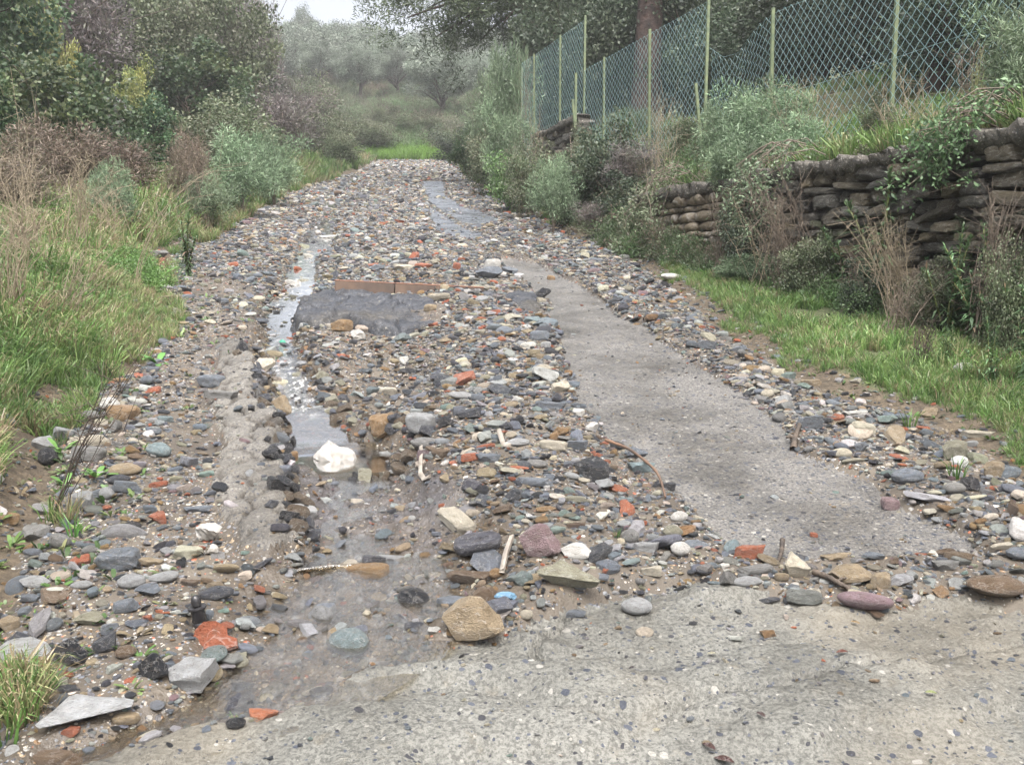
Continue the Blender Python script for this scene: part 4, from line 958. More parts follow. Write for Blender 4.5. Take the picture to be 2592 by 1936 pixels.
def branch(pts, r0, mat, lab, name='branch', side=()):
    P = []
    for (a, b_, l) in pts:
        X0, Y0 = gp(a, b_); P.append((X0, Y0, Hs(X0, Y0) + l))
    P = np.array(P); t_ = np.linspace(0, 1, len(P)); tt_ = np.linspace(0, 1, 22)
    Q = np.stack([np.interp(tt_, t_, P[:, i]) for i in range(3)], 1)
    for _ in range(3): Q[1:-1] = (Q[:-2] + Q[1:-1] * 2 + Q[2:]) / 4
    tb = Tubes(7); tb.add(Q, np.linspace(r0, r0 * .6, len(Q)) * (1 + .15 * np.sin(np.arange(len(Q)) * 2.3)))
    for u, dv, l in side:
        k = int(u * (len(Q) - 1)); tb.add([Q[k], Q[k] + np.array(dv) * l * .5, Q[k] + np.array(dv) * l + (0, 0, -.01)], [r0 * .6, r0 * .5, r0 * .3])
    o = tb.build(name, mat); tag(o, lab, 'branch'); return o
branch([(1533, 1150, .03), (1594, 1180, .05), (1655, 1228, .06), (1672, 1255, .05), (1684, 1285, .015)], .008, plain('reddish bark', (.20, .115, .07), (.08, .055, .04), .5, 6.), 'curved reddish-brown branch arching over the blue-green slab')
branch([(2058, 1462, .02), (2100, 1480, .02), (2125, 1500, .025), (2150, 1508, .02), (2155, 1530, .005)], .011, M_BARK, 'dark forked branch lying across the stones at the slab edge', side=((.45, (.6, .3, .3), .06),))
branch([(1980, 1388, .05), (1978, 1410, .03), (1970, 1430, .0)], .010, M_BARK, 'short dark stick standing left of the pyramid rock')
branch([(2008, 1136, .01), (2012, 1118, .02), (2024, 1098, .03)], .018, M_BARK, 'thick rust-brown wood stub poking out below the large tilted slab', side=((.5, (-.8, .3, .2), .05),))
branch([(1960, 300 + 560, .02), (1972, 866, .02), (1990, 872, .02)], .008, M_TWIG, 'short twig on the right gravel by the slate plates')

# dead leaves and the mossy tuft on the concrete slab
def dleaf(cx, cy, L_, rz, c, lab):
    X0, Y0 = gp(cx, cy); z0 = Hs(X0, Y0)
    v = []; n_ = 7
    for i in range(n_):
        t_ = i / (n_ - 1); wd = .22 * math.sin(math.pi * min(1, t_ * .95 + .03)) ** .8
        for s_i in (-1, 0, 1): v.append((t_ - .5, s_i * wd, .06 * abs(s_i) + .12 * math.sin(t_ * 3)))
    f = [(i * 3 + j, i * 3 + j + 1, i * 3 + j + 4, i * 3 + j + 3) for i in range(n_ - 1) for j in (0, 1)]
    me = mk('fallen_leaf', np.array(v), f, M_STONE, smooth=True, link=False)
    o = inst('fallen_leaf', me, None, (X0, Y0, z0 + .008), (.14, 0, rz), (L_, L_, L_), c); tag(o, lab, 'leaf', 'fallen leaves on the concrete slab')
dleaf(1795, 1890, .04, -.9, (.10, .05, .05), 'dark purple-brown leaf, upper of a pair on the slab')
dleaf(1833, 1918, .05, -.5, (.10, .05, .045), 'dark purple-brown leaf, lower of a pair on the slab')
dleaf(1925, 1842, .03, -1., (.10, .06, .06), 'small brown leaf above the pair of purple leaves')
dleaf(1802, 1643, .028, .1, (.5, .48, .36), 'pale narrow leaf on the slab below the lone pebble')
dleaf(2165, 1574, .03, -.8, (.4, .28, .15), 'tan leaf on the slab below the broad tan rock')
dleaf(2355, 1783, .03, -.3, (.4, .45, .2), 'yellow-green leaf on the right of the slab')
dleaf(2130, 1685, .035, .15, (.2, .08, .06), 'thin reddish leaf on the slab centre right')
dleaf(1600, 1686, .024, .6, (.06, .05, .055), 'tiny dark leaf left on the slab')

# ------------------------------------------------------------------ plants
def clump_leaves(r, n, C, rads, ll, lw, pal_, narrow=False, up=.0, droop=.0, var=.3, fold=False):
    """n leaves around centres C; every leaf a bent kite of 2 triangles"""
    k = r.integers(0, len(C), n); d = r.normal(0, 1, (n, 3)); d /= np.linalg.norm(d, axis=1)[:, None]
    P = C[k] + d * (rads[k] * r.random(n) ** .45)[:, None]
    a = d * .7 + r.normal(0, .6, (n, 3)); a[:, 2] += up - droop; a /= np.linalg.norm(a, axis=1)[:, None]
    b = np.cross(a, r.normal(0, 1, (n, 3))); b /= np.linalg.norm(b, axis=1)[:, None] + 1e-9
    L_ = (ll * r.uniform(.6, 1.3, n))[:, None]; W_ = (lw * r.uniform(.7, 1.3, n))[:, None]
    nr = np.cross(a, b)
    v = np.stack([P, P + a * L_ * .5 + b * W_ * .5 + nr * L_ * .06, P + a * L_, P + a * L_ * .5 - b * W_ * .5 + nr * L_ * .06], 1).reshape(-1, 3)
    f = np.arange(4 * n).reshape(-1, 4)
    pal_ = np.array(pal_); tone = r.integers(0, len(pal_), len(C))[k]; alt = r.random(n) < .35; tone = np.where(alt, r.integers(0, len(pal_), n), tone)
    c = pal_[tone] * (1 + var * (r.random((n, 1)) * 2 - 1)) * (1 + .32 * np.repeat(r.uniform(-1, 1, (len(C), 1))[k], 3, 1))
    return v, f, np.repeat(np.clip(c, .004, 1), 4, 0)
PAL = dict(
 ever=[(.048, .072, .042), (.068, .095, .055), (.09, .115, .068), (.055, .08, .052)],
 ivy=[(.038, .070, .035), (.055, .10, .045), (.075, .12, .055), (.10, .13, .055)],
 mixed=[(.095, .12, .065), (.125, .145, .08), (.14, .145, .095), (.09, .115, .06)],
 brown=[(.17, .13, .10), (.14, .11, .085), (.20, .155, .115), (.12, .115, .07)],
 mauve=[(.15, .125, .125), (.125, .11, .11), (.17, .14, .13), (.11, .115, .085)],
 yellow=[(.20, .22, .07), (.24, .23, .08), (.15, .18, .07)],
 olive=[(.15, .185, .14), (.20, .235, .185), (.12, .15, .11), (.24, .275, .225)],
 pine=[(.055, .075, .042), (.075, .10, .05), (.095, .12, .065)],
 bright=[(.095, .17, .055), (.13, .21, .075), (.075, .13, .05)],
 feather=[(.14, .21, .12), (.18, .25, .15), (.12, .175, .10), (.21, .28, .17)],
 weed=[(.10, .18, .08), (.14, .23, .11), (.08, .13, .065)],
 dry=[(.34, .26, .16), (.25, .18, .12), (.2, .15, .1)])
def branches(r, h, w, n, r0, tb, multi=False, z0=0., lean=0.):
    tips = []
    if multi:
        for i in range(n):
            a = r.uniform(0, 6.28); q = r.uniform(.3, 1) * w / 2; e = np.array([math.cos(a) * q, math.sin(a) * q, h * r.uniform(.65, 1)])
            P = np.array([e * t_ ** np.array([1.3, 1.3, .9]) for t_ in np.linspace(0, 1, 7)]) + r.normal(0, .02 * h, (7, 3)); P[0] = (r.normal(0, .03), r.normal(0, .03), -.1)
            tb.add(P, np.linspace(r0, r0 * .25, 7)); tips += [P[k] for k in (3, 4, 5, 6)]
    else:
        th = h * .55; P = np.array([(lean * t_ ** 1.5 + .04 * h * math.sin(t_ * 3.), .03 * h * math.sin(t_ * 5), th * t_ - .2 * (t_ == 0)) for t_ in np.linspace(0, 1, 8)])
        tb.add(P, np.linspace(r0, r0 * .45, 8))
        for i in range(n):
            k = r.integers(3, 8); s = P[k]; a = r.uniform(0, 6.28); e = s + np.array([math.cos(a) * w * .38, math.sin(a) * w * .38, h * r.uniform(.12, .42)])
            Q = np.array([s + (e - s) * t_ + np.array([0, 0, .06 * h * math.sin(t_ * 3.1)]) for t_ in np.linspace(0, 1, 6)]) + r.normal(0, .012 * h, (6, 3)); Q[0] = s
            tb.add(Q, np.linspace(r0 * .4, r0 * .08, 6)); tips += [Q[3], Q[4], Q[5]]
    return np.array(tips)
CACHE = {}
def plant_meshes(kind, var):
    """unit plant: height 1, spread 1"""
    key = (kind, var)
    if key in CACHE: return CACHE[key]
    r = np.random.default_rng(abs(hash((kind, var))) % 1000 if False else sum(map(ord, kind)) * 13 + var * 101)
    spec = dict(  # n leaves, leaf len, leaf w, palette, clumps, clump r, multi stem, trunk r, bottom, mat
        forest=(20000, .021, .014, 'mixed', 110, .10, False, .018, .06), ivytree=(20000, .025, .019, 'ivy', 110, .10, False, .02, .03),
        mauvetree=(16000, .032, .007, 'mauve', 100, .12, False, .016, .08), dark=(18000, .026, .014, 'ever', 100, .12, False, .02, .05),
        olive=(20000, .027, .009, 'olive', 60, .10, False, .045, .36), farolive=(7000, .045, .019, 'olive', 60, .14, False, .03, .12),
        yellow=(9000, .028, .018, 'yellow', 36, .14, False, .015, .15), brownbush=(8000, .06, .009, 'brown', 50, .18, True, .006, .02),
        bush=(11000, .034, .022, 'ivy', 60, .14, True, .008, .02), mixbush=(11000, .034, .018, 'mixed', 60, .15, True, .007, .02),
        bright=(7000, .045, .032, 'bright', 40, .17, True, .006, .02), feather=(9000, .065, .0085, 'feather', 60, .13, True, .005, .03),
        bramble=(9000, .036, .024, 'ever', 54, .16, True, .007, .0), mauvebush=(8000, .055, .008, 'mauve', 50, .16, True, .006, .02))[kind]
    n, ll, lw, pl, nc, cr, multi, tr, bot = spec
    tb = Tubes(5); tips = branches(r, 1., 1., 9 if not multi else 12, tr, tb, multi)
    if kind in ('brownbush', 'mauvebush', 'mauvetree', 'bramble'):
        for i in range(70):
            s = tips[r.integers(0, len(tips))] * .8; e = s + r.normal(0, .16, 3) + (0, 0, .10); m_ = (s + e) / 2 + r.normal(0, .03, 3); tb.add([s, m_, e], [.004, .003, .0015])
    stem = tb.build('stem', M_BARK if not multi else M_TWIG, link=False)
    u = r.normal(0, 1, (nc, 3)); u /= np.linalg.norm(u, axis=1)[:, None]; rr = (.25 + .75 * r.random(nc) ** .5)
    cz = (1 + bot) / 2; hz = (1 - bot) / 2
    C = np.c_[u[:, 0] * rr * .42, u[:, 1] * rr * .42, cz + u[:, 2] * rr * hz * .88]
    if len(tips): C[:len(tips) // 3] = tips[r.permutation(len(tips))[:len(tips) // 3]]
    if multi or bot < .2: C[:, 2] = np.maximum(C[:, 2], .04 + .1 * r.random(nc))
    rd = cr * r.uniform(.55, 1.3, nc)
    v, f, c = clump_leaves(r, n, C, rd, ll, lw, PAL[pl], up=.25 if kind in ('feather', 'brownbush', 'mauvetree', 'mauvebush') else 0., droop=.0)
    if kind == 'mauvetree':
        ex = r.random(n) < .2; 
    zt_ = np.percentile(v[:, 2], 99.3); v[:, 2] /= zt_; sp_ = np.percentile(np.abs(v[:, :2]), 99) * 2; v[:, :2] /= max(sp_, .8)
    fol = mk('foliage', v, f, M_LEAF, col=c, link=False)
    CACHE[key] = (stem, fol); return CACHE[key]
def plant(name, kind, var, x, y, h, wd, label, cat, group=None, trunk='stem', crown='foliage', sink=0.03):
    st, fo = plant_meshes(kind, var); z = Hs(x, y)
    t_ = empty(name, (x, y, z - sink * h), random.uniform(0, 6.28)); tag(t_, label, cat, group)
    inst(trunk, st, t_, scl=(wd, wd, h)); inst(crown, fo, t_, scl=(wd, wd, h)); return t_
def pl(name, kind, var, X, d, Yt, wpx, label, cat, group=None, **k):
    """print column X, distance d, print row of its top, print width"""
    x = xat(X, d); z = Hs(x, d); h = max(zat(Yt, d) - z, .3); wd = wpx * d / 2028.
    return plant(name, kind, var, x, d, h, wd, label, cat, group, **k)
TK = dict(trunk='trunk', crown='crown')
G1 = 'woodland trees left of the road'
for (X_, d_, Yt_, w_, kd, va, lb) in [
 (-60, 20, -160, 380, 'ivytree', 0, 'dark ivy-covered tree at the top left corner'),
 (150, 26, -120, 330, 'mauvetree', 0, 'grey-brown thin-leaved tree right of the top left ivy tree'),
 (330, 33, -60, 300, 'forest', 0, 'drab green tree below the small gap of sky at left'),
 (255, 30, 30, 260, 'forest', 1, 'dull green tree behind the yellow-leaved sapling'),
 (470, 36, -70, 300, 'forest', 2, 'tall green-brown tree at the woodland centre'),
 (420, 31, 90, 280, 'ivytree', 1, 'dark ivy-clad tree at the woodland centre'),
 (520, 44, -90, 200, 'mauvetree', 1, 'mauve-grey leafless tree at the right end of the woodland'),
 (555, 50, -20, 120, 'mauvetree', 2, 'farthest mauve-grey tree next to the sky opening'),
 (495, 38, 110, 230, 'dark', 0, 'dark green tree below the mauve-grey leafless tree'),
 (625, 47, 155, 130, 'mauvetree', 0, 'low mauve tree beside the first olives'),
 (60, 30, -200, 330, 'forest', 0, 'tall drab tree behind the top left ivy tree'),
 (690, 58, 150, 110, 'mixbush', 1, 'low green tree between woodland and olive slope'),
 (-120, 15, 60, 300, 'ivytree', 2, 'ivy-covered tree mostly cut by the left frame edge'),
 (230, 42, -150, 300, 'mauvetree', 1, 'high bare-looking tree behind the gap of sky'),
 (470, 52, -60, 220, 'forest', 1, 'drab tree behind the leafless tree')]:
    pl('woodland_tree', kd, va, X_, d_, Yt_, w_, lb, 'tree', G1, **TK)
pl('sapling', 'yellow', 0, 292, 24, 120, 110, 'yellow-leaved sapling standing before the dark woodland', 'tree', **TK)
pl('sapling', 'yellow', 1, 130, 24, -20, 120, 'yellowing small tree near the top left', 'tree', **TK)
pl('sapling', 'yellow', 1, 830 - 50, 62, 175, 40, 'small orange-yellow sapling at the right of the woodland', 'tree', **TK) if False else None
G2 = 'shrubs on the left bank'
for (X_, d_, Yt_, w_, kd, va, lb) in [
 (170, 17, 115, 300, 'bush', 0, 'dark glossy evergreen bush, largest on the left bank'),
 (30, 11.5, 330, 230, 'brownbush', 0, 'brown dried brush at the left frame edge'),
 (110, 14, 255, 220, 'brownbush', 1, 'reddish brown brush below the largest evergreen bush'),
 (250, 15, 290, 240, 'brownbush', 2, 'brown tangled brush left of the seed-head shrub'),
 (210, 19, 200, 170, 'mauvebush', 0, 'grey bare shrub in front of the largest evergreen bush'),
 (320, 20, 205, 190, 'bush', 2, 'green ivy hump right of the grey stone face'),
 (420, 21, 235, 220, 'mixbush', 0, 'dull green shrub below the ivy-clad tree'),
 (520, 24, 210, 230, 'mixbush', 1, 'olive-green shrub under the dark green tree'),
 (610, 34, 180, 190, 'mauvebush', 1, 'purplish brown bramble shrub at the woodland foot'),
 (710, 42, 235, 130, 'mixbush', 2, 'grey-green shrub at the left of the road end'),
 (425, 15, 285, 110, 'brownbush', 2, 'dry brown seed-head shrub leaning on the left bank'),
 (530, 17, 278, 160, 'feather', 0, 'blue-green feathery shrub on the left bank'),
 (600, 20, 290, 130, 'feather', 1, 'smaller feathery shrub behind the blue-green one'),
 (255, 12, 345, 100, 'feather', 0, 'pale green fennel-like shrub on the left bank'),
 (745, 40, 270, 90, 'mixbush', 0, 'round low shrub at the upper end of the left edge'),
 (-30, 7.0, 600, 160, 'mixbush', 2, 'low shrub cut by the left frame edge beside the grass'),
 (300, 16, 335, 150, 'mixbush', 2, 'low grey-green shrub behind the seed-head shrub'),
 (455, 14.5, 372, 110, 'feather', 0, 'light green weed clump in front of the feathery shrub')]:
    pl('bank_shrub', kd, va, X_, d_, Yt_, w_, lb, 'shrub', G2)
G3 = 'olive trees on the slope'
for (X_, d_, Yt_, w_, va, lb) in [
 (785, 88, 92, 125, 0, 'nearest olive tree with dark leaning trunk, left of the pair'),
 (862, 90, 92, 115, 1, 'olive tree with upright dark trunk, right of the pair'),
 (958, 73, 112, 150, 2, 'olive tree with thin curved trunk above the road end'),
 (705, 94, 88, 110, 1, 'olive tree left of the nearest pair'), (1040, 80, 112, 110, 0, 'olive tree partly behind the pale green shrub')]:
    pl('olive_tree', 'olive', va, X_, d_, Yt_, w_, lb, 'tree', G3, **TK)
k = 0
ro = np.random.default_rng(4)
for row, d_ in enumerate([99, 108, 118, 129, 141, 152]):
    for X_ in np.arange(600 + (row % 2) * 30, 1180, 56 - row * 3.):
        dd = d_ + ro.uniform(-4, 4); Xq = X_ + ro.uniform(-12, 12); x = xat(Xq, dd)
        plant('olive_tree', 'farolive', k % 4, x, dd, ro.uniform(3.6, 5.2), ro.uniform(4.6, 6.4), 'silvery olive tree in the hazy grove covering the far slope', 'tree', 'olive trees of the far grove', **TK); k += 1
plant('hilltop_tree', 'dark', 1, xat(672, 152), 152, 7.4, 4.2, 'small dark conical tree standing alone on the hilltop skyline', 'tree', **TK)
for (X_, d_, Yt_, w_, kd, va, lb) in [
 (800, 58, 250, 130, 'mixbush', 0, 'brownish bramble mound left of the green patch at the road end'),
 (900, 64, 245, 120, 'mixbush', 1, 'grey-green shrub behind the green patch at the road end'),
 (840, 66, 235, 100, 'mixbush', 2, 'dark shrub below the upright olive'),
 (975, 54, 275, 90, 'bramble', 1, 'dark bramble mound at the right of the road end'),
 (1020, 42, 265, 80, 'bush', 0, 'green shrub right of the thin curved olive trunk'),
 (720, 50, 262, 110, 'mixbush', 1, 'dark low shrub at the left of the road end')]:
    pl('road_end_shrub', kd, va, X_, d_, Yt_, w_, lb, 'shrub', 'shrubs around the road end')
# right side: pines and dark trees beyond the fence
def pine(X_, d_, htop, lab, tr, seed, spread, low, boughs=()):
    x = xat(X_, d_); z = Hs(x, d_); r = np.random.default_rng(seed); t_ = empty('pine_tree', (x, d_, z)); tag(t_, lab, 'tree', 'pines beyond the fence')
    tb = Tubes(10); n_ = 14; P = np.array([(.25 * math.sin(q * 2.2), .15 * math.sin(q * 3), htop * q - .3 * (q == 0)) for q in np.linspace(0, 1, n_)])
    tb.add(P, np.linspace(tr, tr * .3, n_)); C = []
    tb.build('trunk', M_PBARK, t_)
    tb = Tubes(5)
    for i in range(26):
        q = r.uniform(low, .97); s = np.array([np.interp(q, np.linspace(0, 1, n_), P[:, j]) for j in range(3)]); a = r.uniform(0, 6.28); l = spread * r.uniform(.5, 1) * (1.1 - .6 * q)
        e = s + np.array([math.cos(a) * l, math.sin(a) * l, r.uniform(-.10, .12) * l])
        Q = np.array([s + (e - s) * u + np.array([0, 0, .08 * l * math.sin(u * 3.1)]) for u in np.linspace(0, 1, 6)]); tb.add(Q, np.linspace(.09, .015, 6))
        for u in (2, 3, 4, 5): C += [Q[u] + r.normal(0, .35, 3) for _ in range(3)]
    for (bx, by, bd, rr_) in boughs:
        e = np.array([xat(bx, bd) - x, bd - d_, zat(by, bd) - z]); q = min(.95, max(.3, (e[2] + 1.2) / htop)); s = np.array([np.interp(q, np.linspace(0, 1, n_), P[:, j]) for j in range(3)])
        Q = np.array([s + (e - s) * u + np.array([0, 0, .5 * math.sin(u * 3.1)]) for u in np.linspace(0, 1, 8)]); tb.add(Q, np.linspace(.12, .02, 8))
        C += [Q[r.integers(4, 8)] + r.normal(0, rr_, 3) * (1, 1, .45) for _ in range(16)]
    tb.build('boughs', M_PBARK, t_)
    C = np.array(C); v, f, c = clump_leaves(r, 30000 + 4500 * len(boughs), C, np.full(len(C), .5) * r.uniform(.6, 1.2, len(C)), .15, .03, PAL['pine'], up=.2)
    mk('crown', v, f, M_LEAF, t_, col=c)
pine(1383, 26, 13, 'pine with thick reddish trunk standing behind the fence', .42, 1, 5.5, .42)
pine(1180, 31, 14, 'pine whose crown hangs over the top centre of the view', .34, 2, 7.0, .40, [(860, 0, 27, .5), (890, 40, 27, .6), (930, 20, 28, .9), (950, 80, 28, .8), (1010, 40, 28, .9), (1040, 90, 29, .8), (1090, 50, 28, .9), (1140, 90, 29, .9), (900, -30, 27, .8), (1000, -30, 28, .9)])
pine(1640, 30, 13, 'pine further right behind the stepped fence', .32, 3, 5., .35)
pine(1990, 17, 10, 'dark-trunked pine behind the nearest fence section', .2, 4, 4., .42)
G5 = 'dark trees beyond the fence'
for (X_, d_, Yt_, w_, kd, va, lb) in [
 (1215, 33, 0, 170, 'dark', 0, 'dark tree behind the far end of the fence'), (1230, 27, -40, 260, 'dark', 1, 'dark tree behind the far fence section'),
 (1330, 31, -120, 300, 'dark', 2, 'dark tree between the far fence and the thick pine'), (1480, 27, -90, 300, 'dark', 0, 'dark tree right of the thick pine'),
 (1600, 24, 10, 320, 'dark', 1, 'dark green tree behind the sagging fence'), (1760, 21, -120, 360, 'dark', 2, 'dark tree behind the middle of the nearest fence'),
 (1930, 22, -150, 380, 'dark', 0, 'dark tree behind the tall right-hand post'), (2110, 17, -160, 420, 'dark', 1, 'dark tree towards the top right corner'),
 (2260, 14, -200, 420, 'dark', 2, 'dark tree at the right frame edge'), (1420, 36, -160, 360, 'dark', 1, 'farther dark tree behind the thick pine'),
 (1700, 33, -200, 420, 'dark', 0, 'farther dark tree behind the nearest fence'), (2000, 30, -260, 500, 'dark', 2, 'farther dark tree at upper right'),
 (1270, 42, -80, 260, 'dark', 1, 'farthest dark tree at the top centre'),
 (2330, 11.5, 20, 300, 'bush', 0, 'dark bush cut by the right frame edge beyond the fence')]:
    pl('dark_tree', kd, va, X_, d_, Yt_, w_, lb, 'tree', G5, **TK)
G6 = 'shrubs along the right bank'
for (X_, d_, Yt_, w_, kd, va, lb) in [
 (1098, 24, 92, 120, 'feather', 2, 'tall pale green feathery shrub left of the fence end'),
 (1060, 26, 140, 90, 'feather', 0, 'pale green feathery shrub behind the tall one'),
 (1100, 20, 215, 110, 'feather', 1, 'grey-green feathery shrub at the wall end'),
 (1070, 23, 255, 120, 'mixbush', 0, 'green shrub at the upper right road edge'),
 (1020, 30, 300, 90, 'bush', 1, 'dark green shrub at the far right road edge'),
 (1150, 17, 300, 130, 'mixbush', 1, 'low green shrub in front of the broken wall'),
 (1110, 18.5, 330, 100, 'bright', 1, 'light green leafy weeds by the broken wall'),
 (1195, 14.5, 335, 110, 'feather', 0, 'dark grey-green broom shrub on the right bank'),
 (1225, 15.5, 370, 150, 'bramble', 0, 'bramble mound below the broken wall'),
 (1300, 15.5, 265, 170, 'bramble', 1, 'bramble mound under the middle fence section'),
 (1390, 14.5, 300, 170, 'mauvebush', 0, 'brown dead bramble mound on the bank'),
 (1360, 13.5, 375, 170, 'bramble', 2, 'dark bramble mound beside the stone wall'),
 (1300, 13.8, 430, 130, 'mauvebush', 1, 'brown bramble tangle near the verge'),
 (1440, 13.2, 345, 90, 'mauvebush', 2, 'greyish dead stem tangle at the wall end'),
 (1390, 12.8, 440, 110, 'bramble', 0, 'dark green trailing bramble at the wall foot'),
 (1640, 10.6, 160, 200, 'feather', 1, 'large wispy grey-green shrub on top of the stone wall'),
 (1560, 11.5, 215, 160, 'feather', 2, 'wispy shrub left of the large one on the wall top'),
 (1700, 10.2, 250, 150, 'feather', 0, 'wispy shrub right of the large one on the wall top'),
 (1600, 10.2, 300, 150, 'feather', 2, 'drooping wispy shrub hanging over the wall'),
 (1880, 9.2, 205, 90, 'mixbush', 2, 'small leafy shrub on the terrace by the fence'),
 (2190, 7.4, -20, 210, 'feather', 1, 'bright feathery shrub in the top right corner'),
 (1620, 9.2, 545, 160, 'feather', 0, 'low grey-green shrub at the wall foot'),
 (1740, 8.3, 500, 120, 'mixbush', 2, 'dull green bramble clump low on the wall'), (1600, 9.4, 440, 110, 'bramble', 1, 'dark bramble clump on the wall face'), (1870, 7.5, 560, 110, 'bramble', 2, 'small dark bramble at the wall foot'), (2010, 6.8, 560, 120, 'mixbush', 0, 'leafy clump at the wall foot near the right'), (2190, 6.0, 500, 120, 'mixbush', 1, 'leafy clump over the wall at the right edge'),
 (1500, 14.5, 240, 120, 'mixbush', 0, 'green shrub behind the sagging fence'),
 (1265, 17.3, 270, 90, 'mixbush', 2, 'green shrub at the corner post')]:
    pl('bank_shrub', kd, va, X_, d_, Yt_, w_, lb, 'shrub', G6)

# tall weeds: a stalk with whorled narrow leaves
def weed_mesh(seed, dry=False):
    r = np.random.default_rng(seed); n_ = 12; tb = Tubes(5); v = []; f = []; c = []
    for st_ in range(r.integers(3, 6)):
        hh = 1. if st_ == 0 else r.uniform(.45, .9); a0 = r.uniform(0, 6.28); ln = r.uniform(.05, .35) * (st_ > 0) + .04; ph = r.uniform(0, 3)
        P = np.array([(ln * math.cos(a0) * q ** 1.5 + .02 * math.sin(q * 4 + ph), ln * math.sin(a0) * q ** 1.5, hh * (q - .05 * (q == 0))) for q in np.linspace(0, 1, n_)])
        tb.add(P, np.linspace(.011, .004, n_)); m_ = int(170 * hh)
        for i in range(m_):
            q = .08 + .92 * r.random() ** .75; s = np.array([np.interp(q, np.linspace(0, 1, n_), P[:, j]) for j in range(3)]); a = r.uniform(0, 6.28); l = .115 * (1.15 - .5 * q) * r.uniform(.45, 1.3); el = -.35 + 1.5 * q ** 2.2 + r.normal(0, .35)
            d = np.array([math.cos(a) * math.cos(el), math.sin(a) * math.cos(el), math.sin(el)]); sd_ = np.array([-math.sin(a), math.cos(a), 0]) * l * .085
            k0 = len(v); m1 = s + d * l * .5 + (0, 0, .02 * l); e = s + d * l - np.array([0, 0, l * r.uniform(.05, .4)])
            v += [s - sd_ * .4, s + sd_ * .4, m1 + sd_, m1 - sd_, e]; f += [(k0, k0 + 1, k0 + 2, k0 + 3), (k0 + 3, k0 + 2, k0 + 4)]
            cc = np.array(PAL['weed'][r.integers(0, 3)]) * r.uniform(.7, 1.4); cc = np.array(PAL['dry'][1]) if r.random() < .06 else cc; c += [cc] * 5
    st = tb.build('stem', M_GSTALK, link=False)
    return st, mk('foliage', np.array(v), f, M_LEAF, col=np.array(c), link=False)
WM = [weed_mesh(s) for s in range(7)]
def weed(X_, d_, Yt_, Yb_, va, lb, tilt=0., wf=1.):
    x = xat(X_, d_); z = zat(Yb_, d_) if Yb_ else Hs(x, d_); z = min(z, Hs(x, d_)) if Yb_ is None else Hs(x, d_); h = max(zat(Yt_, d_) - z, .25)
    t_ = empty('tall_weed', (x, d_, z), random.uniform(0, 6)); t_.rotation_euler.x = tilt; tag(t_, lb, 'weed', 'tall narrow-leaved weeds on the right')
    t_.rotation_euler.y = random.uniform(-.15, .15); t_.rotation_euler.x += random.uniform(-.15, .15); wf *= random.uniform(.75, 1.15)
    st, fo = WM[(va * 2 + int(X_)) % 7]; inst('stem', st, t_, scl=(h * wf, h * wf, h)); inst('foliage', fo, t_, scl=(h * wf, h * wf, h))
for a in [(1895, 7.6, 375, 0, 0, 'tall pale weed in front of the stone wall, most upright'), (2140, 5.4, 690, 0, 1, 'leafy weed standing in the right grass near the rubble'), (2040, 6.6, 490, 0, 2, 'dark feathery weed against the wall'),
          (2085, 6.9, 520, 0, 3, 'dark weed just right of the dark feathery one'), (1990, 7.2, 560, 0, 0, 'low weed at the wall foot beside the dark feathery weed'), (1830, 8.2, 480, 0, 1, 'small weed left of the tall pale one'),
          (2200, 6.0, 560, 0, 2, 'bushy weed at the right frame edge'), (2190, 7.0, 230, 0, 3, 'tallest weed climbing the wall at the right edge'), (2110, 7.3, 270, 0, 0, 'tall weed against the upper wall at right'),
          (1655, 9.0, 540, 0, 1, 'grey-green weed on the verge by the wall'), (2150, 6.6, 640, 0, 3, 'low weed behind the leafy weed'), (2020, 8.0, 420, 0, 1, 'weed growing out of the wall face'),
          (410, 10.0, 430, 0, 2, 'grey-green weed at the left grass edge'), (2240, 5.3, 600, 0, 0, 'weed cut by the right frame edge'), (2070, 6.9, 560, 0, 1, 'broad dark weed at the wall foot, right of the feathery one'), (2125, 6.3, 480, 0, 2, 'tall leafy weed in front of the upper right wall'), (2170, 6.1, 590, 0, 3, 'short weed under the tall leafy one'), (2010, 7.6, 330, 0, 3, 'thin weed rising to the wall cap'), (2205, 7.6, 190, 0, 1, 'weed growing on the wall top at the right edge'), (1780, 9.0, 500, 0, 0, 'small dark weed at the wall foot, left part'), (2060, 5.9, 700, 0, 2, 'low weed in the right grass'), (1730, 9.4, 470, 0, 3, 'weed beside the broken stems'), (1960, 8.4, 330, 0, 2, 'weed just under the wall cap')]:
    weed(*a, wf=1.5)
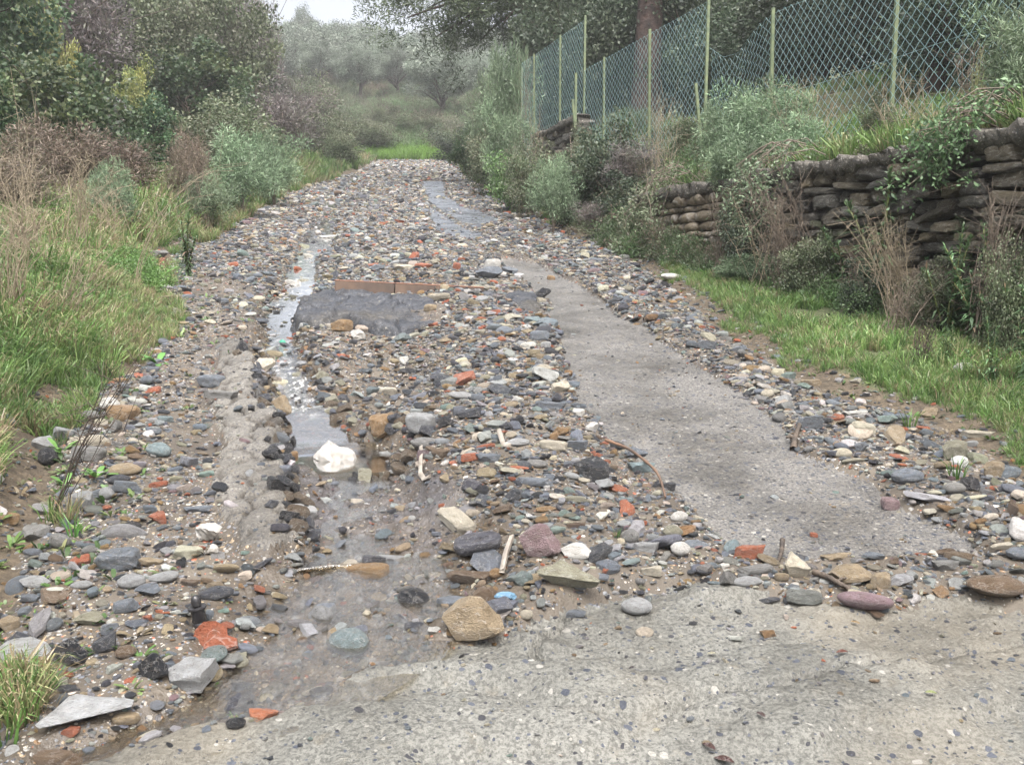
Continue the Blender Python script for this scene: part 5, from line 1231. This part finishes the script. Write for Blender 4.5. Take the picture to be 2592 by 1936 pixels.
# dry stalk clumps
def stalks(X_, d_, Yt_, wpx, n_, lb, mat, lean=.0, cat='dry stalks', group='clumps of dry stalks', rr=.0038, tuft=False, name='dry_stalks', arch=.3):
    x = xat(X_, d_); z = Hs(x, d_); h = max(zat(Yt_, d_) - z, .35); wd = wpx * d_ / 2028.; r = np.random.default_rng(int(X_ * 7 + d_ * 31) % 99991)
    t_ = empty(name, (x, d_, z)); tag(t_, lb, cat, group); tb = Tubes(4); tip = Tubes(3); hasbr = False
    for i in range(n_):
        a = r.uniform(0, 6.28); q = r.uniform(.1, 1) * wd / 2; hh = h * r.uniform(.55, 1.); e = np.array([math.cos(a) * q + lean * hh, math.sin(a) * q * .5, hh])
        s = np.array([r.normal(0, wd * .1), r.normal(0, wd * .07), -.03]); P = np.array([s * (1 - u) + e * np.array([u ** (1 + arch), u ** (1 + arch), math.sin(u * 1.57) if arch > .5 else u]) for u in np.linspace(0, 1, 8)]) + r.normal(0, .008 * h, (8, 3)); P[0] = s
        tb.add(P, np.linspace(rr, rr * .35, 8) * r.uniform(.6, 1.2))
        if tuft:
            for _ in range(5):
                k0 = r.integers(3, 7); b_ = P[k0]; tb.add([b_, b_ + r.normal(0, .05 * h, 3) + (0, 0, .04 * h), b_ + r.normal(0, .09 * h, 3) + (0, 0, .08 * h)], [rr * .5, rr * .4, rr * .2])
    tb.build('stems', mat, t_)
for a in [
 (75, 9.5, 145, 90, 7, 'tall pale dry stalks at the left edge', M_STALK, .0), (60, 8, 330, 220, 26, 'dry straw clump, leftmost on the bank', M_STALK, -.1),
 (180, 9.5, 330, 230, 30, 'arching brown straw left of the bright ground shrub', M_STALK, .15), (300, 8.5, 345, 60, 5, 'long pale straws leaning right on the left bank', M_STALK, .9),
 (25, 6, 380, 200, 22, 'straw clump in the near left grass', M_STALK, .25), (130, 6.5, 520, 160, 14, 'thin dry stems over the near left grass', M_STALK, .5),
 (440, 14.3, 262, 130, 22, 'brown stems of the leaning seed-head shrub', M_TWIG, -.1), (260, 11, 400, 160, 18, 'flattened brown straw behind the bright ground shrub', M_STALK, -.4),
 (2065, 7.3, 60, 90, 12, 'tall reddish dry stalks at the right wall', M_TWIG, .0), (2075, 7.2, 90, 60, 7, 'tall yellow-green cane stalks at the right wall', M_GSTALK, .02),
 (1560, 9.7, 400, 150, 34, 'grey twiggy tangle over the far part of the wall', M_TWIG, .1), (1700, 8.6, 400, 150, 34, 'twiggy bramble tangle over the wall middle', M_TWIG, -.2),
 (1840, 7.7, 480, 160, 30, 'low twig tangle at the wall foot left of the tall pale weed', M_TWIG, .3), (1950, 7.1, 430, 190, 34, 'dense brown stem tangle over the wall near the right', M_STALK, -.3), (2120, 6.3, 380, 170, 30, 'thin reddish stems crossing the wall at the right edge', M_TWIG, .2),
 (1640, 8.9, 400, 220, 12, 'pale broken stems hanging on the stone wall', M_STALK, .1), (1760, 8.4, 330, 200, 12, 'long dry stems slanting across the wall', M_TWIG, -.4),
 (1150, 19, 195, 60, 12, 'dead canes beside the far fence end', M_STALK, .05), (1120, 17.2, 320, 90, 26, 'arching pale dead stems at the right road edge', M_STALK, .1),
 (1420, 13.0, 150, 160, 16, 'thin dry stems standing on the upper terrace', M_STALK, .0), (1720, 10.3, 150, 240, 22, 'thin dry stems among the wispy shrubs', M_STALK, .05),
 (1950, 8.6, 130, 260, 22, 'dry stems along the fence foot at right', M_STALK, .0), (1930, 6.6, 560, 200, 18, 'dry tangled stems at the wall foot', M_TWIG, .3),
 (1995, 5.9, 690, 110, 12, 'dark dead weed in the right grass', M_BARK, .1), (2130, 7.9, 60, 150, 14, 'reddish seed stems near the top right', M_TWIG, -.1),
 (1240, 15.8, 260, 90, 8, 'slanting thin dark sticks on the middle bank', M_TWIG, .4), (1500, 12.0, 200, 60, 4, 'dark bare stick leaning on the fence', M_BARK, .15),
 (1130, 21, 95, 60, 14, 'brown seed heads behind the tall feathery shrub', M_TWIG, .0), (95, 3.6, 700, 130, 7, 'dark thin twigs rising from the near left weeds', M_BARK, .5)]:
    stalks(*a, tuft=True, arch=.7 if 'arching' in a[5] or 'straw' in a[5] else .3)

# ------------------------------------------------------------------ grass
def tuft_mesh(seed, nb, h, wd, spread):
    r = np.random.default_rng(seed); v = []; f = []; c = []
    for i in range(nb):
        a = r.uniform(0, 6.28); d = np.array([math.cos(a), math.sin(a), 0]); b = d * r.uniform(0, spread * .4); hh = h * r.uniform(.5, 1); o_ = r.uniform(.15, .9) * hh; sd_ = np.array([-d[1], d[0], 0]) * wd * r.uniform(.6, 1.2)
        rot = r.uniform(0, 3.14); sd_ = np.array([math.cos(rot), math.sin(rot), 0]) * wd
        p0 = b; p1 = b + d * o_ * .25 + (0, 0, hh * .6); p2 = b + d * o_ * .75 + (0, 0, hh * .95); p3 = b + d * o_ * 1.15 + (0, 0, hh * .88)
        k = len(v); v += [p0 - sd_, p0 + sd_, p1 + sd_ * .8, p1 - sd_ * .8, p2 + sd_ * .45, p2 - sd_ * .45, p3]
        f += [(k, k + 1, k + 2, k + 3), (k + 3, k + 2, k + 4, k + 5), (k + 5, k + 4, k + 6)]
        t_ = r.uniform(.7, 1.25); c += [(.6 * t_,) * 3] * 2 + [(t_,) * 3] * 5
    return mk('tuft', np.array(v), f, M_GRASS, col=np.array(c), link=False)
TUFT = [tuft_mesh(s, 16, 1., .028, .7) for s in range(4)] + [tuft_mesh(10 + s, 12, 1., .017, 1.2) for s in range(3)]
def rosette(seed, n_, lw):
    r = np.random.default_rng(seed); v = []; f = []; c = []
    for i in range(n_):
        a = r.uniform(0, 6.28); el = r.uniform(.15, .9); l = r.uniform(.5, 1.); d = np.array([math.cos(a) * math.cos(el), math.sin(a) * math.cos(el), math.sin(el)]); s = np.array([-math.sin(a), math.cos(a), 0]) * lw
        k = len(v); v += [(0, 0, 0), tuple(d * l * .55 + s), tuple(d * l + np.array([0, 0, -.2 * l])), tuple(d * l * .55 - s), tuple(d * l * .9 + s * .7 + np.array([0, 0, -.1 * l])), tuple(d * l * .9 - s * .7 + np.array([0, 0, -.1 * l]))]
        f += [(k, k + 1, k + 3), (k + 3, k + 1, k + 4, k + 5), (k + 5, k + 4, k + 2)]; t_ = r.uniform(.7, 1.3); c += [(t_,) * 3] * 6
    return mk('rosette', np.array(v), f, M_GRASS, col=np.array(c), link=False)
ROS = [rosette(20 + s, 9, .12) for s in range(3)]
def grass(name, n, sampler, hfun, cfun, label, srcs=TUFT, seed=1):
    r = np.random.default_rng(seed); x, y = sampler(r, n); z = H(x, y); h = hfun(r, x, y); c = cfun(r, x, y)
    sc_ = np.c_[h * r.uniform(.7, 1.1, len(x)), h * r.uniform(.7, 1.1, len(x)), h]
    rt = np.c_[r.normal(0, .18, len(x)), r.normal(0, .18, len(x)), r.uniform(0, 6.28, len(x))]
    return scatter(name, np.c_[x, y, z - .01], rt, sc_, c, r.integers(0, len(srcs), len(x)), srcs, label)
def ylog(r, n, a, b): return a * (b / a) ** r.random(n)
GP = np.array([(.11, .205, .055), (.15, .25, .075), (.19, .27, .09), (.085, .15, .05), (.23, .235, .115), (.25, .20, .125)])
def gcol(dryf, sc__=1.):
    def fn(r, x, y):
        m = fbm(x, y, .8, 3, 90); dr = r.random(len(x)) < dryf * (1 + 1.2 * m)
        k = np.where(dr, r.integers(4, 6, len(x)), r.integers(0, 4, len(x)))
        return sc__ * GP[k] * r.uniform(.75, 1.25, (len(x), 1)) * (1 + .35 * m)[:, None]
    return fn
def s_left(r, n):
    y = ylog(r, n, 2.3, 34); L = r.random(n) ** 1.3 * (1.2 + y * .42); x = xl(y) - L + .12
    k = (fbm(x, y, 1.4, 3, 91) > -.35 + .35 * (L < .35)) & (np.abs(x) < y * .62 + .3); return x[k], y[k]
grass('grass', 52000, s_left, lambda r, x, y: (.09 + .17 * ss(0, 1.0, xl(y) - x)) * (1 + 1.1 * ss(8, 20, y)) * r.uniform(.5, 1.5, len(x)) * (1 + .4 * fbm(x, y, .7, 2, 92)), gcol(.42), 'long mixed green and straw-coloured grass on the left bank', seed=1)
def s_right(r, n):
    y = ylog(r, n, 3.6, 26); q = r.random(n) ** 1.1 * np.minimum(xw(y) - xr(y), 3) + .05; x = xr(y) + q
    k = (fbm(x, y, 1.6, 3, 93) > -.2 + .5 * (q < .2) + .45 * ss(-.5, 0, x - xw(y))) & (np.abs(x) < y * .62 + .3) & (x < xw(y) + .0); return x[k], y[k]
grass('grass', 22000, s_right, lambda r, x, y: (.035 + .045 * ss(0, .6, x - xr(y))) * r.uniform(.5, 1.9, len(x)), gcol(.16), 'short bright green grass on the verge below the stone wall', seed=2)
def s_terr(r, n):
    y = ylog(r, n, 6.5, 26); x = xw(y) + .22 + r.random(n) ** 1.2 * 7; k = (np.abs(x) < y * .6 + .5) & (fbm(x, y, 1., 3, 94) > -.5); return x[k], y[k]
grass('grass', 15000, s_terr, lambda r, x, y: .26 * r.uniform(.6, 1.5, len(x)), gcol(.22), 'tall green grass on the terrace behind the stone wall', seed=3)
def s_far(r, n):
    y = r.uniform(28, 66, n); x = r.uniform(-16, 4, n); on = (x > xl(y) - .1) & (x < xr(y) + .1) & (y < 56.5); k = ~on; return x[k], y[k]
grass('grass', 9000, s_far, lambda r, x, y: .40 * r.uniform(.5, 1.4, len(x)) * (1 - .3 * (y > 56)), gcol(.25), 'coarse grass around the upper end of the road', seed=4)
def s_hill(r, n):
    y = ylog(r, n, 60, 165); x = r.uniform(-.33, .12, n) * y; return x, y
grass('undergrowth', 9000, s_hill, lambda r, x, y: r.uniform(.5, 1.2, len(x)), lambda r, x, y: GP[r.integers(3, 6, len(x))] * np.array([.6, .62, .7]), 'scrubby undergrowth between the olive trees', seed=5)
def dome(seed, n_, ll, lw, up=0.):
    r = np.random.default_rng(seed); nc = 16; C = r.normal(0, .24, (nc, 3)); C[:, 2] = np.abs(C[:, 2]) * 1.2 + .12
    v, f, c = clump_leaves(r, n_, C, np.full(nc, .26), ll, lw, [(1., 1., 1.), (.8, .85, .8), (1.15, 1.1, 1.1)], up=up, var=.25)
    return mk('patch', v, f, M_GRASS, col=c, link=False)
DOME = [dome(1, 800, .08, .05), dome(2, 800, .07, .045), dome(3, 1100, .13, .015, .4), dome(4, 1100, .11, .012, .3), dome(5, 500, .2, .012, .6)]
UG = np.array([(.10, .155, .07), (.13, .165, .09), (.145, .145, .095), (.165, .13, .10), (.105, .18, .07), (.16, .225, .115), (.085, .11, .06)])
def ucol(w_):
    w_ = np.array(w_, float); w_ /= w_.sum()
    def fn(r, x, y):
        m = fbm(x, y, .35, 3, 97); k = np.clip((r.choice(7, len(x), p=w_) + np.round(m * 2).astype(int)), 0, 6); return UG[k] * r.uniform(.7, 1.3, (len(x), 1))
    return fn
def u_left(r, n):
    y = ylog(r, n, 6, 62); L = 1.1 + .045 * y + r.random(n) ** 1.2 * (2 + y * .6); x = xl(y) - L; k = (np.abs(x) < y * .64 + .5) & (fbm(x, y, .6, 3, 98) > -.25 + .5 * (L < 2.2)); return x[k], y[k]
grass('undergrowth', 3600, u_left, lambda r, x, y: r.uniform(.35, .85, len(x)) * (.55 + .6 * ss(1., 4, xl(y) - x)), ucol([2, 2, 2, 2, 1.2, 1.2, 1]), 'tangled low brush and leafy weeds covering the left bank', srcs=DOME, seed=11)
def u_right(r, n):
    y = ylog(r, n, 12.2, 40); x = xw(y) - .1 + r.random(n) * 2.4; k = fbm(x, y, .8, 3, 99) > -.45; return x[k], y[k]
grass('undergrowth', 1500, u_right, lambda r, x, y: r.uniform(.3, .6, len(x)), ucol([3, 1.5, 1, 2.5, .6, .8, 2]), 'bramble and weed cover on the slope below the stepped fence', srcs=DOME, seed=12)
def u_wall(r, n):
    y = ylog(r, n, 5.5, 13); x = xw(y) + r.choice([-.22, .05, .5, 1.1, 1.6], n, p=[.34, .08, .22, .18, .18]) + r.normal(0, .09, n); k = fbm(x, y, 1.1, 3, 96) > -.1 - .6 * ss(9, 12, y); return x[k], y[k]
grass('undergrowth', 1300, u_wall, lambda r, x, y: r.uniform(.08, .34, len(x)) * (1 + .7 * ss(9, 12, y)), ucol([2, 1, .8, 2.4, 1.2, 2.0, 2]), 'weeds and trailing stems along the stone wall foot and top', srcs=DOME, seed=13)
def u_hill(r, n):
    y = ylog(r, n, 58, 165); x = r.uniform(-.30, .12, n) * y; return x, y
grass('undergrowth', 2600, u_hill, lambda r, x, y: r.uniform(.8, 1.8, len(x)), ucol([1, 2, 2, 1.5, 1, 2, .3]), 'low shrubs covering the hillside between the olives', srcs=DOME, seed=14)
def s_cov(r, n):
    d_ = r.uniform(8.6, 10.4, n); X_ = r.uniform(40, 330, n) + (9.5 - d_) * 40; return (X_ - 1106) / 2028. * d_, d_
grass('leafy_ground_cover', 150, s_cov, lambda r, x, y: r.uniform(.16, .36, len(x)), lambda r, x, y: np.array([(.11, .20, .055)]) * r.uniform(.7, 1.4, (len(x), 1)), 'bright leafy ground cover spreading across the left bank', srcs=DOME[:2], seed=16)
def s_end(r, n):
    y = r.uniform(56, 64, n); x = r.uniform(-9.5, -1.5, n); return x, y
grass('grass', 2600, s_end, lambda r, x, y: r.uniform(.35, .7, len(x)), lambda r, x, y: np.array([(.17, .30, .06)]) * r.uniform(.7, 1.3, (len(x), 1)), 'bright green grass patch closing the upper end of the road', seed=15)
# leafy rosettes and stray tufts among the stones
def s_ros(r, n):
    y = ylog(r, n, 2.4, 9); L = r.normal(.0, .25, n); x = xl(y) + L + .1; return x, y
grass('leafy_weeds', 260, s_ros, lambda r, x, y: r.uniform(.04, .09, len(x)), gcol(.15, .62), 'small broad-leaved weeds along the left edge of the rubble', srcs=ROS, seed=6)
def s_rr(r, n):
    y = ylog(r, n, 3.8, 12); x = xr(y) + r.uniform(0, 1.4, n); return x, y
grass('leafy_weeds', 700, s_rr, lambda r, x, y: r.uniform(.03, .07, len(x)), gcol(.1, .7), 'clover-like ground leaves in the right verge', srcs=ROS, seed=7)
def tuft(cx, cy, hpx, nm_, lb, src, c, k=3, rz=0):
    X0, Y0 = gp(cx, cy); z0 = Hs(X0, Y0); d_ = math.dist((X0, Y0, z0), (0, 0, CAMZ)); h = hpx * d_ / F
    me = src.copy(); me.materials.clear(); me.materials.append(M_LEAF); a = me.color_attributes['col']; n_ = len(a.data); arr = np.zeros(n_ * 4, np.float32); a.data.foreach_get('color', arr); arr = arr.reshape(-1, 4); arr[:, :3] *= c; a.data.foreach_set('color', arr.ravel())
    o = inst(nm_, me, None, (X0, Y0, z0), (0, 0, rz), (h, h, h)); tag(o, lb, 'weed' if nm_ != 'grass_tuft' else 'grass tuft', 'single weeds among the stones')
g1 = (.10, .21, .05)
for a in [(130, 1330, 75, 'grass_tuft', 'bright grass tuft hanging over the grass-hung grey rock', TUFT[1], g1), (190, 1370, 55, 'grass_tuft', 'small grass tuft right of the hanging tuft', TUFT[2], g1),
          (30, 1770, 95, 'grass_tuft', 'grass tuft at the bottom left frame edge', TUFT[0], g1), (10, 1900, 130, 'grass_tuft', 'broad-bladed grass at the bottom left corner', TUFT[3], g1),
          (165, 1235, 60, 'broad_leaf_weed', 'broad pale leaf weed below the round black stone', ROS[0], g1), (245, 1225, 62, 'broad_leaf_weed', 'broad leaf weed left of the sunk tan boulder', ROS[1], g1),
          (155, 1160, 60, 'broad_leaf_weed', 'broad leaf weed growing over the round black stone', ROS[2], g1), (400, 930, 70, 'broad_leaf_weed', 'upright dock-like weed on the left mud', ROS[0], g1),
          (330, 1070, 55, 'broad_leaf_weed', 'weed right of the dirty white stone', ROS[1], g1), (395, 720, 80, 'broad_leaf_weed', 'large green weed above the dark board', ROS[2], g1),
          (1560, 1375 + 20, 30, 'grass_tuft', 'thin grass blades near the white lumpy stone', TUFT[5], g1), (597, 1850, 26, 'grass_tuft', 'tiny green sprout on the mossy clump of the slab', TUFT[2], g1),
          (2300, 1090, 50, 'grass_tuft', 'small grass tuft in the right rubble', TUFT[1], g1), (2420, 1235, 60, 'grass_tuft', 'grass tuft beside the far right tan rock', TUFT[0], g1)]:
    tuft(*a[:6], a[6])
o, *_ = put(598, 1852, 44, 34, 'tar', 'round', label='dark mossy clump sitting on the lower concrete slab', name='moss_clump', cat='moss clump', group=None)

# ------------------------------------------------------------------ stone walls
def wall_stone(seed):
    r = np.random.default_rng(seed); return stone_mesh(2, 'block', seed, M_STONE)
WS = [stone_mesh(3, 'ashlar', 500 + i, M_STONE) for i in range(12)]
WC = [(.085, .072, .05), (.115, .095, .06), (.062, .057, .045), (.15, .12, .068), (.07, .066, .054), (.09, .078, .054), (.055, .05, .04), (.08, .088, .045)]
XW = xw
def build_wall(name, ya, yb, top, label, seed, hs=(.06, .135), ls=(.12, .46), maxn=290, tilt=0., cap=True, off=0.):
    xw = lambda q: XW(q) + off
    r = np.random.default_rng(seed); root = empty(name, (float(xw(np.array(ya))), ya, Hs(float(xw(np.array(ya))) - .4, ya))); tag(root, label, 'wall')
    o0 = np.array(root.location); dirv = np.array([-.3, 1.]); dirv /= np.linalg.norm(dirv); ang_ = math.atan2(dirv[1], dirv[0]); nrm = np.array([-dirv[1], dirv[0]])
    Lt = (yb - ya) / dirv[1]; z = top; items = []
    while z > SL * ya - .1:
        hh = r.uniform(*hs); s = -r.uniform(0, .2)
        while s < Lt:
            l = r.uniform(*ls); c = o0[:2] + dirv * (s + l / 2); gz = Hs(c[0] - .35, c[1])
            if z > gz - .05: items.append((c[0], c[1], z - hh / 2, l, hh, top - z))
            s += l + r.uniform(-.005, .012)
        z -= hh + .004
    items.sort(key=lambda q: q[1]); 
    bv = []; bf = []; nb = 0
    for i, (x, y, zz, l, hh, dep) in enumerate(items):
        col_ = np.array(WC[r.integers(0, len(WC))]) * r.uniform(.75, 1.25)
        bat = .06 * dep; p = np.array([x, y]) + nrm * (bat + r.uniform(-.06, .03) - .02)
        me = WS[r.integers(0, len(WS))]
        zt = zz + r.normal(0, .006)
        if i < maxn:
            o = inst('stone', me, root, (p[0] - o0[0], p[1] - o0[1], zt - o0[2]), (r.normal(0, .10) + math.pi * r.integers(0, 2), r.normal(0, .07) + tilt, ang_ + r.normal(0, .09)), (l * .52, r.uniform(.10, .16), hh * .53), col_)
        else:
            v_, f_ = ICO[2]; e = Euler((0, tilt, ang_)).to_matrix(); v2 = np.clip(v_ * 1.35, -1, 1) * np.array([l * .5, .12, hh * .52]); v2 = v2 @ np.array(e).T + np.array([p[0] - o0[0], p[1] - o0[1], zt - o0[2]]); bv.append(v2); bf.append(f_ + nb); nb += len(v2)
    if bv:
        o = mk('stone_rest', np.concatenate(bv), np.concatenate(bf), M_STONE, root); o.color = (.16, .13, .09, 1); o['kind'] = 'stuff'
    if cap:
        n_ = int(Lt / .04); v = []; f = []
        for i in range(n_ + 1):
            s = Lt * i / n_; c = dirv * s; h_ = .10 + .025 * math.sin(i * .11) + .015 * math.sin(i * .37) + r.normal(0, .01)
            ring = [(.09 + r.normal(0, .012), -.03 + r.normal(0, .015)), (.12, .02), (.135 + r.normal(0, .012), h_ * .95), (.115, h_ + .004), (-.12, h_ + .01), (-.25, h_ * .6), (-.27, -.02)]
            for (a, b_) in ring:
                q = nrm * (a + r.normal(0, .010)); v.append((c[0] + q[0], c[1] + q[1], top - o0[2] + b_ + r.normal(0, .007)))
        m_ = 7
        for i in range(n_):
            for j in range(m_): f.append((i * m_ + j, i * m_ + (j + 1) % m_, (i + 1) * m_ + (j + 1) % m_, (i + 1) * m_ + j))
        f.append(tuple(range(m_))); f.append(tuple((n_) * m_ + j for j in reversed(range(m_))))
        mk('wall_cap', np.array(v), f, M_CAP, root, smooth=True)
    return root
build_wall('stone_wall', 4.2, 12.4, 2.36, 'long mossy dry-stone retaining wall with concrete cap on the right', 5)
build_wall('stone_wall', 18.3, 21.0, 4.32, 'short ochre piece of stone wall under the far fence section', 6, hs=(.10, .17), ls=(.14, .4), tilt=-.12, off=.55)

def creeper(X_, yd, ln, wd, lb, seed, pal_):
    r = np.random.default_rng(seed); y = yd; x = float(xw(np.array(y))) + .05; z = 2.5
    t_ = empty('hanging_creeper', (x, y, z)); tag(t_, lb, 'creeper', 'creepers hanging over the stone wall'); tb = Tubes(4); C = []
    for i in range(18):
        s = np.array([r.uniform(0, .3), r.normal(0, wd * .5), r.uniform(.0, .2)]); q = ln * r.uniform(.4, 1)
        P = np.array([s + np.array([-(.28 + .25 * r.random()) * min(1, u * 2.2) - .04 * u, r.normal(0, .03) + u * r.normal(0, .15), .12 * math.sin(min(1, u * 2.2) * 3.1) - q * u ** 1.4]) for u in np.linspace(0, 1, 8)])
        P[:, 0] = np.minimum(P[:, 0], s[0]); tb.add(P, np.linspace(.006, .002, 8)); C += [P[k] for k in (1, 3, 4, 5, 6, 7)]
    tb.build('stem', M_TWIG, t_); C = np.array(C); v, f, c = clump_leaves(r, 2200, C, np.full(len(C), .10) * r.uniform(.5, 1.4, len(C)), .045, .018, PAL[pal_], droop=.2); mk('foliage', v, f, M_LEAF, t_, col=c)
for i, (yd, ln, wd, lb, pal_) in enumerate([(6.9, .5, .25, 'small creeper over the wall behind the tall pale weed', 'weed'), (9.4, .8, .5, 'grey-green creeper under the large wispy shrub', 'feather'), (11.9, 1.1, .8, 'leafy creeper where the wall disappears', 'mixed')]):
    creeper(0, yd, ln, wd, lb, 60 + i, pal_)

# ------------------------------------------------------------------ stepped chain-link fence
def fx(y): return 7.0 - .3 * y
def post_mesh(h):
    import bmesh
    t_ = .038; th = .006; prof = [(0, 0), (t_, 0), (t_, th), (th, th), (th, t_), (0, t_)]
    v = [(a - .02, b_ - .02, z) for z in (-.35, h) for a, b_ in prof]; f = [tuple(range(5, -1, -1)), tuple(range(6, 12))] + [(i, (i + 1) % 6, 6 + (i + 1) % 6, 6 + i) for i in range(6)]
    return mk('post', np.array(v), f, M_POST, link=False)
def fence(label, posts, ztop, ground, y0, y1, topf=None, lowf=None, mesh_bottom=.02, cell=(.072, .066), wr=.0036):
    root = empty('chain_link_fence', (fx((y0 + y1) / 2), (y0 + y1) / 2, ground)); tag(root, label, 'fence', 'stepped sections of the chain-link fence'); o0 = np.array(root.location)
    for (py, zt, lb) in posts:
        zb = Hs(fx(py), py) - .1; o = inst('post', post_mesh(zt - zb), root, (fx(py) - o0[0], py - o0[1], zb - o0[2]), (0.0, random.uniform(-.012, .012), random.uniform(0, .3)))
        if lb: o['label'] = lb
    d = np.array([-.3, 1.]); Lt = (y1 - y0) * math.hypot(.3, 1); d /= np.linalg.norm(d)
    cw, ch = cell; ncol = int(Lt / cw); tb = Tubes(3)
    for j in range(ncol):
        s = (j + .5) * cw; yy = y0 + d[1] * s; zt = ztop if topf is None else topf(yy); zb = Hs(fx(yy), yy) + mesh_bottom
        if lowf: zb = lowf(yy, zb)
        nr = int((zt - zb) / ch) + 1; r_ = np.arange(nr + 1); par = (r_ + j) % 2
        ss_ = s + (par - .5) * cw * 1.0; z_ = zt - r_ * ch; z_ = z_ + .012 * np.sin(ss_ * 1.9 + z_ * 2)
        off = (par - .5) * .006 + .02 * math.sin(s * 1.3) 
        P = np.c_[fx(y0) + d[0] * ss_ + off, y0 + d[1] * ss_, z_] - o0
        tb.add(P, wr)
    tb.build('wire_mesh', M_WIRE, root)
    tw = Tubes(4)
    for frac in (.0, .5, 1.):
        P = []
        for u in np.linspace(0, 1, 20):
            yy = y0 + (y1 - y0) * u; zt = ztop if topf is None else topf(yy); zb = Hs(fx(yy), yy) + mesh_bottom; zz = zt + (zb - zt) * frac - .012
            P.append(np.array([fx(yy), yy, zz]) - o0)
        tw.add(P, .002)
    tw.build('tension_wire', M_WIRE, root)
    return root
fence('nearest fence section, sagging to the left, behind the wispy shrubs', [(7.9, 4.78, None), (10.1, 4.95, 'thick post standing tallest against the grass'), (12.3, 4.78, None)], 4.75, 2.7, 6.6, 13.9,
      topf=lambda y: 4.75 - .40 * float(np.exp(-((y - 13.3) / .55) ** 2)) - .05 * math.sin(max(0, y - 10.1) * 1.4))
fence('middle level fence section ending at the tallest pale post', [(14.0, 5.45, 'tall pale post where the fence steps up'), (15.8, 5.38, None), (17.7, 5.36, None)], 5.33, 3.35, 14.0, 18.7)
fence('far raised fence section above the broken wall', [(18.7, 6.35, 'tall yellow-green corner post'), (20.0, 6.3, None), (21.6, 6.28, None), (22.6, 6.2, 'faded end post in the shrubs')], 6.27, 4.3, 18.75, 22.6)
for (X_, d_, Ya, Yb, tl, lb) in [(1240, 17.9, 158, 318, .0, 'short blue-green leaning stake below the corner post'), (1516, 13.6, 180, 262, -.12, 'slanting brace stake beside the tall pale post'), (1255, 17.6, 215, 330, -.1, 'slanting yellow stake at the corner of the far fence')]:
    x = xat(X_, d_); zb = zat(Yb, d_); zt = zat(Ya, d_); zb = min(zb, Hs(x, d_)); o = inst('fence_stake', post_mesh(zt - zb), None, (x, d_, zb), (0, tl, .2)); tag(o, lb, 'stake', 'loose fence stakes')

# grey rock face on the left bank
x = xat(225, 20.5); o = inst('rock_outcrop', HERO['block'][1], None, (x, 20.5, Hs(x, 20.5) + .7), (0, 0, .3), (1.0, .8, 1.1), (.10, .10, .12)); tag(o, 'dark grey stone face half hidden by ivy on the left bank', 'rock')

# ------------------------------------------------------------------ haze
def haze():
    import bmesh
    x0, x1, y0, y1, z0, z1 = -235, 235, -8, 440, -3, 70
    o = boxm('haze', 1, 1, 1, bpy.data.materials.new('haze'), None, ((x0 + x1) / 2, (y0 + y1) / 2, (z0 + z1) / 2), bev=0); o.scale = (x1 - x0, y1 - y0, z1 - z0)
    m = o.data.materials[0]; m.use_nodes = True; t = m.node_tree; t.nodes.clear(); out = t.nodes.new('ShaderNodeOutputMaterial'); v = t.nodes.new('ShaderNodeVolumePrincipled')
    v.inputs['Color'].default_value = (.93, .94, .96, 1); v.inputs['Density'].default_value = .0012; v.inputs['Anisotropy'].default_value = 0.
    t.links.new(v.outputs[0], out.inputs['Volume']); o['kind'] = 'stuff'; o.display_type = 'WIRE'
haze()
print('OBJECTS', len(sc.objects), 'rubble', int(rest.sum()), 'labels', len(used_labels))
